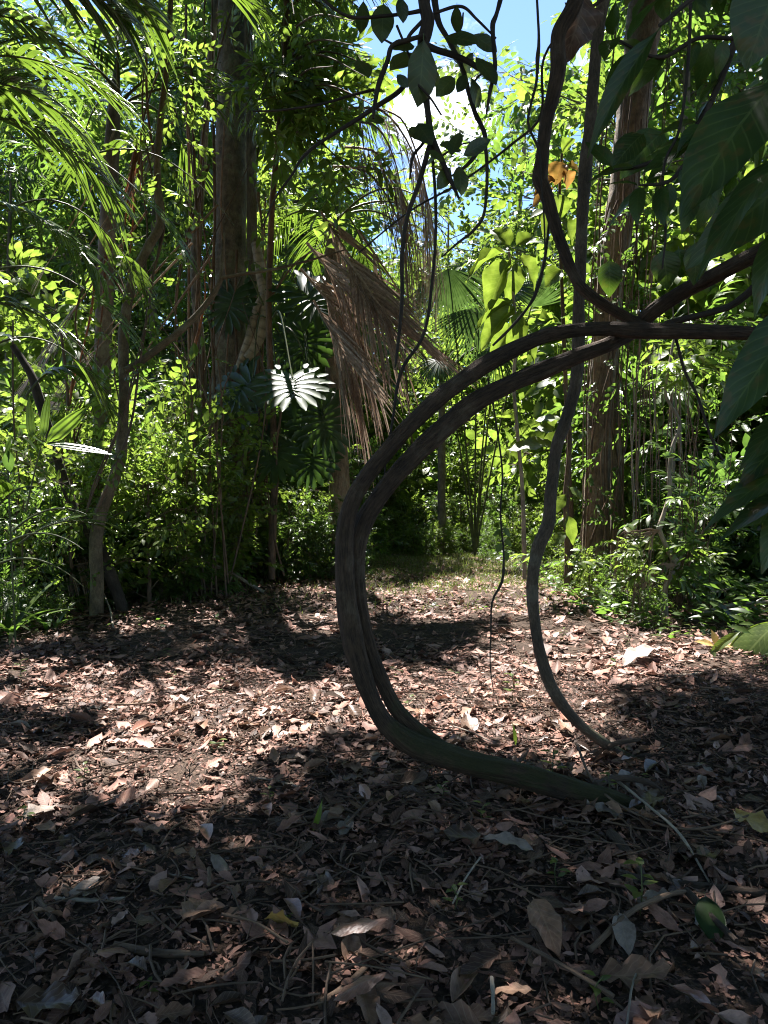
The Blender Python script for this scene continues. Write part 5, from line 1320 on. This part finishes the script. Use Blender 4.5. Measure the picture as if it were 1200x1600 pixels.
# ================================================================ shrubs of the undergrowth
def proto_shrub(k):
    sp, sz, leaf, H, R = [(SP_OV, .36, mLeafC, 2.2, 1.0), (SP_LANCE, .42, mLeafA, 2.6, 1.0), (SP_NARROW, .5, mLeafA, 1.8, .9), (SP_OV, .32, mLeafB, 1.5, .8), (SP_BIG, .5, mLeafC, 1.6, .7)][k]
    return tree('understory_shrub', 'x', 'shrub', (0, 0, 0), H, R, .05, .022, 18, 5, 2, sp, sz, leaf, mTwigBrown, carve=None, shape='even', up=.7, crown='foliage', rough=0)
slab = ['dark small-leaved shrub in the thicket at the edge of the clearing', 'pointed-leaved shrub in the thicket at the edge of the clearing', 'narrow-leaved shrub in the thicket at the edge of the clearing', 'light green low shrub in the thicket at the edge of the clearing', 'large-leaved dark shrub in the thicket at the edge of the clearing']
sprotos = [None] * 5
def put_shrub(k, px, d, h):
    loc = ground_at(px, d); s = h / [2.2, 2.6, 1.8, 1.5, 1.6][k]; rz = rng.random() * 6.28
    if sprotos[k] is None:
        sprotos[k] = proto_shrub(k); r = sprotos[k]; r.location = [float(c) for c in loc]; r.scale = (s,) * 3; r['label'] = slab[k]; r['group'] = 'shrubs of the undergrowth'
    else: dup(sprotos[k], loc, rz, s, slab[k], 'shrubs of the undergrowth')
for d0, h0, st_ in ((15.5, .6, 30), (16.3, 1.0, 32), (17.3, 1.6, 36), (18.6, 2.5, 42), (20.5, 3.5, 52), (23, 4.6, 66)):   # back of the clearing, rising backwards
    for px in np.arange(470, 890, st_):
        put_shrub(rng.choice([0, 1, 3, 3, 3, 1]), px + rng.normal(0, 9), d0 + rng.normal(0, .3), h0 * rng.uniform(.75, 1.25))
for px in np.arange(420, 560, 28): put_shrub(rng.integers(0, 5), px + rng.normal(0, 8), rng.uniform(13.2, 14.6), rng.uniform(.6, 1.0))
for px in np.arange(-20, 300, 34):                              # left thicket
    put_shrub(rng.choice([0, 1, 2, 4]), px, rng.uniform(8.2, 9.2), rng.uniform(.6, 1.1))
    put_shrub(rng.choice([1, 2, 3]), px + 12, rng.uniform(10.5, 12.5), rng.uniform(1.5, 2.4))
for px in np.arange(280, 560, 34):
    put_shrub(rng.choice([1, 2, 3]), px, rng.uniform(12.2, 14.0), rng.uniform(1.3, 2.4))
    if not 310 < px < 410: put_shrub(rng.choice([0, 2, 3]), px, rng.uniform(10.6, 11.4), rng.uniform(.5, .8))
for px in np.arange(1045, 1260, 26):                            # right thicket
    put_shrub(rng.choice([0, 1, 2, 4]), px + rng.normal(0, 6), rng.uniform(8.6, 9.6), rng.uniform(.8, 1.5))
for px in np.arange(1000, 1260, 28):
    put_shrub(rng.integers(0, 5), px, rng.uniform(10.8, 12.5), rng.uniform(1.8, 3.2))
for px in (860, 895, 985): put_shrub(rng.choice([1, 3]), px, rng.uniform(12.5, 14.5), rng.uniform(.8, 1.6))

for px in np.arange(190, 330, 46): put_shrub(rng.choice([1, 3, 3]), px + rng.normal(0, 6), rng.uniform(9.3, 10.2), rng.uniform(1.2, 2.0))
for px in np.arange(420, 545, 26): put_shrub(rng.choice([0, 1, 3, 2]), px + rng.normal(0, 6), rng.uniform(10.6, 12.4), rng.uniform(.7, 1.2))
for px in np.arange(10, 190, 48): put_shrub(rng.choice([1, 3]), px, rng.uniform(9.3, 10.2), rng.uniform(1.4, 2.2))
for px, d, h, k in ((35, 7.7, 1.3, 1), (110, 8.0, 1.5, 3), (232, 8.4, 1.6, 3), (290, 8.9, 1.7, 1), (262, 9.4, 2.2, 3), (330, 9.9, 1.0, 3)): put_shrub(k, px, d, h)
for px in np.arange(560, 870, 22): put_shrub(rng.choice([3, 3, 1]), px + rng.normal(0, 6), 15.0 + rng.normal(0, .25), rng.uniform(.3, .55))
for px in np.arange(390, 545, 22): put_shrub(rng.choice([3, 1, 2]), px + rng.normal(0, 6), np.interp(px, [390, 545], [11.0, 13.4]), rng.uniform(.4, .7))
for px, py in [(20, 985), (70, 972), (130, 955), (190, 948), (240, 938), (290, 925), (335, 912), (380, 905), (430, 898), (480, 890), (525, 884), (560, 876), (850, 893), (880, 905), (912, 935), (950, 948), (985, 962), (1020, 978), (860, 880), (900, 915)]:
    g_ = gnd(px, py); put_shrub(rng.choice([1, 3, 3, 2]), px + rng.normal(0, 8), g_[1] + rng.normal(.1, .15), rng.uniform(.22, .5))
# right understory: bent pale branch with fine roots, bright sprays
pb = thing('rooting_branch', 'bent pale branch bristling with reddish fine roots in the right thicket', 'branch', ground_at(1040, 7.4))
ctube_px(pb, 'stem', mTwigPale, [(1042, 965, 3.5), (1040, 920, 4), (1052, 892, 4), (1058, 880, 5), (1045, 862, 4.2), (1032, 832, 4), (1030, 826, 5), (1038, 800, 3.4), (1047, 770, 3.4), (1046, 735, 3), (1050, 700, 3), (1062, 660, 2.6), (1040, 615, 2.6), (1048, 560, 2.2), (1055, 520, 2)], 7.4, n=90, k=8, rough=.15, freq=9)
for i in range(26):
    b = (1056, 882) if i < 15 else (1030, 828)
    m = M(); x = b[0] - rng.uniform(15, 75); ptube(m, [(b[0], b[1], 1), ((b[0] + x) / 2, b[1] + rng.uniform(0, 14), .9), (x, b[1] + rng.uniform(8, 70), .8), (x - rng.uniform(0, 12), b[1] + rng.uniform(60, 110), .6)], 7.35, n=16, k=4); child_mesh(m, 'root', mRoot, pb)
for i, (cx, cyy, n, sz, mt_, lab) in enumerate([(1062, 575, 13, .48, mLeafB, 'bright pointed-leaved sprig under the right arm of the hook'), (1010, 860, 10, .4, mLeafB, 'low bright sprig in front of the hanging roots'), (1065, 865, 10, .4, mLeafB, 'bright sprig around the bent rooting branch'), (1110, 900, 8, .4, mLeafA, 'green herb behind the bleached fallen stems'), (1080, 800, 9, .45, mLeafA, 'leafy sprig between roots and dark right leaves')]):
    loc = ground_at(cx, 7.8); s_ = thing('leafy_sprig', lab, 'plant', loc)
    mt, P, D = M(), [], []
    for q in range(n):
        e = at(cx + rng.normal(0, 38), cyy + rng.normal(0, 22), 7.6 + rng.normal(0, .3)); tube(mt, [loc, (loc + e) / 2 + rng.normal(0, .08, 3), e], [.007, .005, .002], n=14, k=4)
        for _ in range(2): P.append(e + rng.normal(0, .05, 3)); D.append(A([rng.normal(0, 1), rng.normal(-.3, .6), .15]))
    child_mesh(mt, 'stem', mTwigBrown, s_)
    mc = M(); place_sprays(mc, SP_LANCE, A(P), A(D), sz); child_mesh(mc, 'foliage', [mt_, mStem], s_)

# pleated leaf and yellow leaves at the right edge
plt = [list(leaf_tpl(.5, 12, .0, .35, 'ellip', .12, 0, across=12, seed=71))]
P_ = plt[0][0]; nrow = 25; zz = np.where(np.arange(nrow) % 2 == 0, .012, -.012)
P_[:13 * nrow, 2] += np.tile(zz, 13) - .9 * P_[:13 * nrow, 0] ** 2
pleat_tpl = tuple(plt[0])
pp_ = thing('pleated_leaf_plant', 'low plant with one broad pleated leaf at the right edge of the litter', 'plant', gnd(1215, 1030))
px_leaf(1230, 962, 1118, 1048, 66, 5.6, (-.3, -.55, .8), pleat_tpl, .5, mLeafBigSun, pp_)
px_leaf(1120, 1020, 1098, 1035, 14, 5.6, (-.3, -.7, .6), biglance, .28, mLeafBigSun, pp_)
px_leaf(1160, 985, 1100, 1020, 14, 5.6, (-.3, -.7, .6), biglance, .28, mLeafBigSun, pp_)
px_leaf(1190, 1000, 1190, 1050, 18, 5.6, (-.3, -.7, .6), biglance, .28, mLeafB, pp_)
for k, (x0, y0, x1, y1, wd) in enumerate([(1118, 1010, 1090, 995, 12), (1120, 1010, 1116, 985, 12), (1120, 1012, 1145, 990, 12), (1122, 1012, 1144, 1006, 10), (1120, 1040, 1095, 1020, 24)]):
    p0 = at(x0, y0, 5.7); p1 = at(x1, y1, 5.65); L = float(np.linalg.norm(p1 - p0)); m = M()
    P2 = biglance[0].copy(); P2[:, 0] *= wd / F * 5.7 / (.28 * L)
    inst(m, (P2, *biglance[1:]), p0[None], rotm((p1 - p0)[None], A([[-.2, -.6, .8]])), L, rnd=A([.9]))
    o = m.build('yellow_leaf', mLitYellow)
    tag(o, ['yellow dead leaf pointing left in the cluster at the right', 'upright yellow dead leaf in the cluster at the right', 'yellow dead leaf pointing up-right in the cluster', 'lowest small yellow dead leaf of the cluster', 'broad orange-brown dead leaf below the yellow cluster'][k], 'leaf')
m = M(); p0, p1 = gnd(1100, 1430), gnd(1130, 1500); p0[2] += .07; p1[2] += .06
inst(m, pleat_tpl, p0[None], rotm((p1 - p0)[None], A([[.1, -.2, 1]])), .17, rnd=A([.5]))
tag(m.build('green_leaf', mFan), 'fresh green pleated leaf lying under the forked stick', 'leaf')

# ================================================================ seedlings, grass, ground cover
small = leaf_tpl(.42, 4, .15, .2, 'ovate', .15, 0)
def herb(m, mtl_twig, n, h, L):
    p = np.zeros(3)
    tube(m, [[0, 0, 0], [rng.normal(0, .02), rng.normal(0, .02), h * .6], [rng.normal(0, .03), rng.normal(0, .03), h]], .0022, n=6, k=4, mi=1)
    for i in range(n):
        az = i * 2.4 + rng.normal(0, .3); z = h * (.35 + .65 * i / max(n - 1, 1))
        inst(m, small, A([[0, 0, z]]), rotm(A([[math.cos(az), math.sin(az), .35]]), A([[0, 0, 1.0]])), L * rng.uniform(.7, 1.1), rnd=A([rng.random()]))
hp = []
for k in range(4):
    m = M(); herb(m, 1, [3, 5, 7, 6][k], [.05, .09, .14, .2][k], [.045, .05, .06, .09][k]); hp.append(m.mesh('seedling', [mLeafB, mStem]))
spots = [(865, 1240, 2), (420, 1260, 1), (950, 1260, 2), (755, 1300, 1), (710, 1440, 1), (450, 1470, 0), (1000, 1440, 2), (935, 1580, 1), (230, 1560, 0), (690, 1255, 1), (350, 1080, 1), (130, 1220, 1), (340, 1090, 0), (440, 950, 1), (620, 1060, 0), (800, 1100, 2), (690, 1240, 0), (1000, 1220, 0), (30, 1060, 2), (270, 1065, 1), (710, 1060, 0), (840, 985, 1), (880, 1000, 1), (980, 1010, 1), (1050, 1030, 0), (340, 1180, 0), (870, 1405, 1), (985, 985, 2), (960, 1050, 1), (1080, 1010, 2), (820, 1040, 0), (460, 900, 2), (300, 975, 2), (220, 985, 2), (1190, 1060, 2), (40, 1280, 1), (640, 1110, 0)]
for i, (px, py, k) in enumerate(spots):
    o = bpy.data.objects.new('seedling', hp[k]); C.objects.link(o); p = gnd(px, py); o.location = [float(c) for c in p]; o.rotation_euler = (0, 0, rng.random() * 6.28); s = rng.uniform(.7, 1.2); o.scale = (s, s, s)
    lab = 'tiny two-leaved seedling sprouting through the dead leaves' if k == 0 else 'small green seedling sprouting through the dead leaves' if k == 1 else 'leggy green seedling sprouting through the dead leaves'
    tag(o, lab, 'seedling', lab.replace('seedling', 'seedlings'))
def blade(px, py, tx, ty, wd, label):
    g = gnd(px, py); d = g[1]; e = at(tx, ty, d); m = M()
    P2 = biglance[0].copy(); L = float(np.linalg.norm(e - g)); P2[:, 0] *= wd / F * d / (.28 * L)
    inst(m, (P2, *biglance[1:]), g[None], rotm((e - g)[None], A([[.3, -1, .3]])), L * 1.05, rnd=A([.4]))
    tag(m.build('grass_blade', mLeafB), label, 'grass blade')
blade(488, 1310, 505, 1258, 9, 'single upright green blade in the dark litter')
blade(805, 1160, 806, 1133, 6, 'short green blade in the sunlit litter inside the hook')
blade(868, 1232, 903, 1248, 12, 'green blade bending over the mossy liana base')

m = M()
def cover(n, d0, d1, sel, size, hmax):
    x, d = scatter(n, d0, d1, 1.5, .62); k = sel(x, d); x, d = x[k], d[k]; n = len(x)
    z = gz(x, d)
    for i in range(7):
        az = rng.random(n) * 6.28; h = rng.random(n) ** 1.5 * hmax
        dd = np.stack([np.cos(az), np.sin(az), rng.uniform(-.1, .7, n)], -1)
        P = np.stack([x + rng.normal(0, .05, n), d + rng.normal(0, .05, n), z + h], -1)
        R = rotm(dd, A([0, 0, 1.0]) + rng.normal(0, .35, (n, 3)))
        inst(m, small if i % 2 else lf_lance, P, R, size * rng.uniform(.6, 1.5, n))
thick = lambda x, d: ~path_mask(x, d) & (d > 5.2)
cover(2600, 5.2, 19, thick, .13, .45)
cover(2200, 6.5, 20, thick, .11, .25)
def border(x, d):
    a, b = path_mask(x, d), path_mask(x + .45 * np.sign(x), d)
    return a & ~b & (d > 5) & (pix(np.stack([x, d, 0 * x], -1))[0][:, 0] < 1050)
cover(5200, 5.2, 15, border, .10, .14)
def fringe(x, d):
    return path_mask(x, d) & (rng.random(len(x)) < np.clip((d - 5) / 16, 0.01, .5))
cover(1100, 4.0, 15.6, fringe, .055, .06)
tag(m.build('ground_cover', [mLeafA]), 'low leafy plants covering the ground under the thicket', 'ground cover', kind='stuff')
m = M()
gr = leaf_tpl(.07, 3, .2, .5, 'strap', 0, 0)
x, d = scatter(60000, 6.5, 16.5, 2.4, .4)
p_, _ = pix(np.stack([x, d, gz(x, d)], -1))
dens = np.clip(np.exp(-((p_[:, 0] - 690) / 150) ** 2 - ((p_[:, 1] - 880) / 34) ** 2) * 1.3 + .14 * (p_[:, 1] < 960) + .25 * ((p_[:, 1] < 925) & (p_[:, 0] > 540)), 0, 1)
k = rng.random(len(x)) < dens; x, d = x[k], d[k]; n = len(x)
dd = np.stack([rng.normal(0, .5, n), rng.normal(0, .5, n), np.ones(n)], -1)
inst(m, gr, np.stack([x, d, gz(x, d)], -1), rotm(dd, rng.normal(0, 1, (n, 3))), rng.uniform(.05, .13, n))
tag(m.build('grass', mGrass), 'thin short grass at the far end of the clearing', 'grass', kind='stuff')

# strap-leaved plants in the left and right thickets
def strap_plant(px, d, n, L, wd, label, mat):
    loc = ground_at(px, d); t_ = thing('strap_leaf_plant', label, 'plant', loc)
    for i in range(n):
        az = i * 2.4 + rng.normal(0, .3); e = A([math.cos(az) * .7, math.sin(az) * .7, rng.uniform(.5, 1.4)])
        m = M(); inst(m, leaf_tpl(wd, 8, .25, rng.uniform(.3, .8), 'strap', 0, .03, across=1), (loc + rng.normal(0, .03, 3) * A([1, 1, 0]))[None], rotm(e[None], A([[0, 0, 1.0]])), L * rng.uniform(.7, 1.1), rnd=A([rng.random()]))
        child_mesh(m, 'leaf', mat, t_)
for a in [(18, 6.7, 12, .75, .09, 'clump of long strap leaves at the left edge of the litter', mLeafA), (80, 7.0, 10, .6, .1, 'dark strap-leaved clump beside the leaning stem', mLeafC), (250, 8.6, 9, .5, .1, 'bright strap-leaved clump in front of the forked sapling', mLeafB), (955, 8.2, 7, .45, .14, 'small strap-leaved plant at the foot of the hanging roots', mLeafB), (1010, 7.9, 8, .5, .12, 'strap-leaved plant left of the bent rooting branch', mLeafA), (1150, 7.2, 9, .6, .12, 'dark strap-leaved plant behind the bleached stems', mLeafC), (470, 12.5, 10, .7, .09, 'strap-leaved clump in the deep shade left of the hook', mLeafC), (560, 14, 9, .6, .1, 'strap-leaved clump behind the left side of the hook', mLeafA)]:
    strap_plant(*a)
# dead palm fronds on the ground at left
fd = thing('fallen_frond', 'bleached dead palm frond lying on the ground at the edge of the left thicket', 'palm frond', gnd(330, 928))
frond(fd, gnd(395, 905), (0, 0, 1), 1, 0, [mDeadFrond, mTwigPale], name='blade', path=[gnd(412, 930) + A([0, 0, .06]), gnd(335, 928) + A([0, 0, .34]), gnd(245, 935) + A([0, 0, .5])], nl=26, ll=.6, lw=.03, droop=.35, sweep=.7, vee=.1, rr=.02)
fd2 = thing('fallen_frond', 'grey dead palm frond sagging over the ground behind the forked sapling', 'palm frond', gnd(100, 930))
frond(fd2, gnd(100, 930), (0, 0, 1), 1, 0, [mDeadFrond, mTwigPale], name='blade', path=[ground_at(0, 8.6) + A([0, 0, .7]), ground_at(70, 8.5) + A([0, 0, .85]), ground_at(140, 8.3) + A([0, 0, .5])], nl=30, ll=.8, lw=.03, droop=.4, sweep=.7, vee=.0, rr=.02)
# hanging lianas among the left trees
for i, (px, d, y1, y0) in enumerate([(300, 9.5, 100, 900), (316, 10.6, 250, 890), (440, 10.2, 560, 900), (398, 10.5, 600, 890), (415, 10.4, 640, 880), (25, 8, 500, 930), (105, 9, 520, 900), (640, 14, 350, 700)]):
    yy = np.linspace(y1, y0, 6); m = M(); tube(m, [at(px + rng.normal(0, 5), y, d) for y in yy], rng.uniform(.008, .02), n=40, k=6, rough=.1, freq=4)
    tag(m.build('hanging_vine', mTwigBrown), 'thin brown vine hanging among the trees at left', 'vine', 'vines hanging among the left trees')

# ================================================================ unseen shade canopy, sky-blocking foliage ring, and the far wood
m = M()  # leaf canopy out of view, added for shade, gaps cut along the sun rays
n = 30000
g = np.stack([rng.uniform(-9, 9, n), rng.uniform(-4, 13.8, n), np.zeros(n)], -1)
gp_, _ = pix(g)
g = g[(g[:, 1] < 6.6) | ((gp_[:, 0] > 600) & (gp_[:, 0] < 900) & (rng.random(n) < .6))]; n = len(g)
zm = np.maximum(5.2, (1.25 + .72 * g[:, 1]) / .62 + .4)
z = zm + rng.random(n) * 5.5
P = g + SUN[None] * (z / SUN[2])[:, None]
pp, dep = pix(P)
D = rng.normal(0, 1, (n, 3)) * A([1, 1, .35])
k = ((pp[:, 1] < -60) | (P[:, 1] < 0.5)) & clear_spray(P, D, .65, .02)
P, D = P[k], D[k]
place_sprays(m, SP_OV, P, D, rng.uniform(.55, .75, len(P)), jit=.35)
for (bx, by) in [(-6.2, 3.5), (6.4, 4.2), (-5.5, -3.5), (5.5, -3.8)]:
    top = A([bx * .8, by + 1.5, 7.5])
    tube(m, [[bx, by, -.2], [bx, by, 3.5], top], [.28, .22, .15], n=30, k=12, rough=.08, freq=2, mi=1)
    for q in range(26):
        e = P[rng.integers(0, len(P))]
        if np.linalg.norm(e - top) < 7.5 and e[2] > 6.0:
            mid = (top + e) / 2 + A([0, 0, .5])
            pm = pix(np.stack([mid, (mid + e) / 2, (mid + top) / 2]))[0]
            if pm[:, 1].max() < -80 or mid[1] < .5: tube(m, [top, mid, e], [.08, .05, .012], n=14, k=6, mi=1)
tag(m.build('shade_canopy', [mLeafC, mTrunkGrey]), 'unseen leaf canopy added overhead for shade, with gaps cut for the sun patches', 'canopy', kind='stuff')
m = M()
n = 4200  # foliage ring round the camera, out of view, added to block sky light
az = rng.uniform(0, 2 * PI, n); r = rng.uniform(11, 17, n)
P = np.stack([np.sin(az) * r, np.cos(az) * r + 1, rng.uniform(.2, 13, n)], -1)
P = P[(P[:, 1] < 5) & ((P[:, 1] < -3) | (np.abs(P[:, 0]) > 8.5))]
place_sprays(m, SP_OV, P, rng.normal(0, 1, (len(P), 3)), 1.3)
n = 6500                                                        # the wood far behind the clearing
x = rng.uniform(-30, 34, n); y = rng.uniform(26, 46, n); px = 600 + x / y * F
top = np.interp(px, [0, 150, 300, 560, 600, 850, 900, 1200], [300, 330, 200, 260, 380, 370, 250, 150])
P = np.stack([x, y, rng.random(n) ** .8 * (CAMZ + (770 - top) / F * y)], -1)
place_sprays(m, SP_OV, P, rng.normal(0, 1, (n, 3)), rng.uniform(1.0, 1.5, n))
tag(m.build('distant_forest', [mLeafFar, mTrunkGrey]), 'mass of forest foliage far behind the clearing, with an unseen ring added to block sky light', 'forest', kind='stuff')
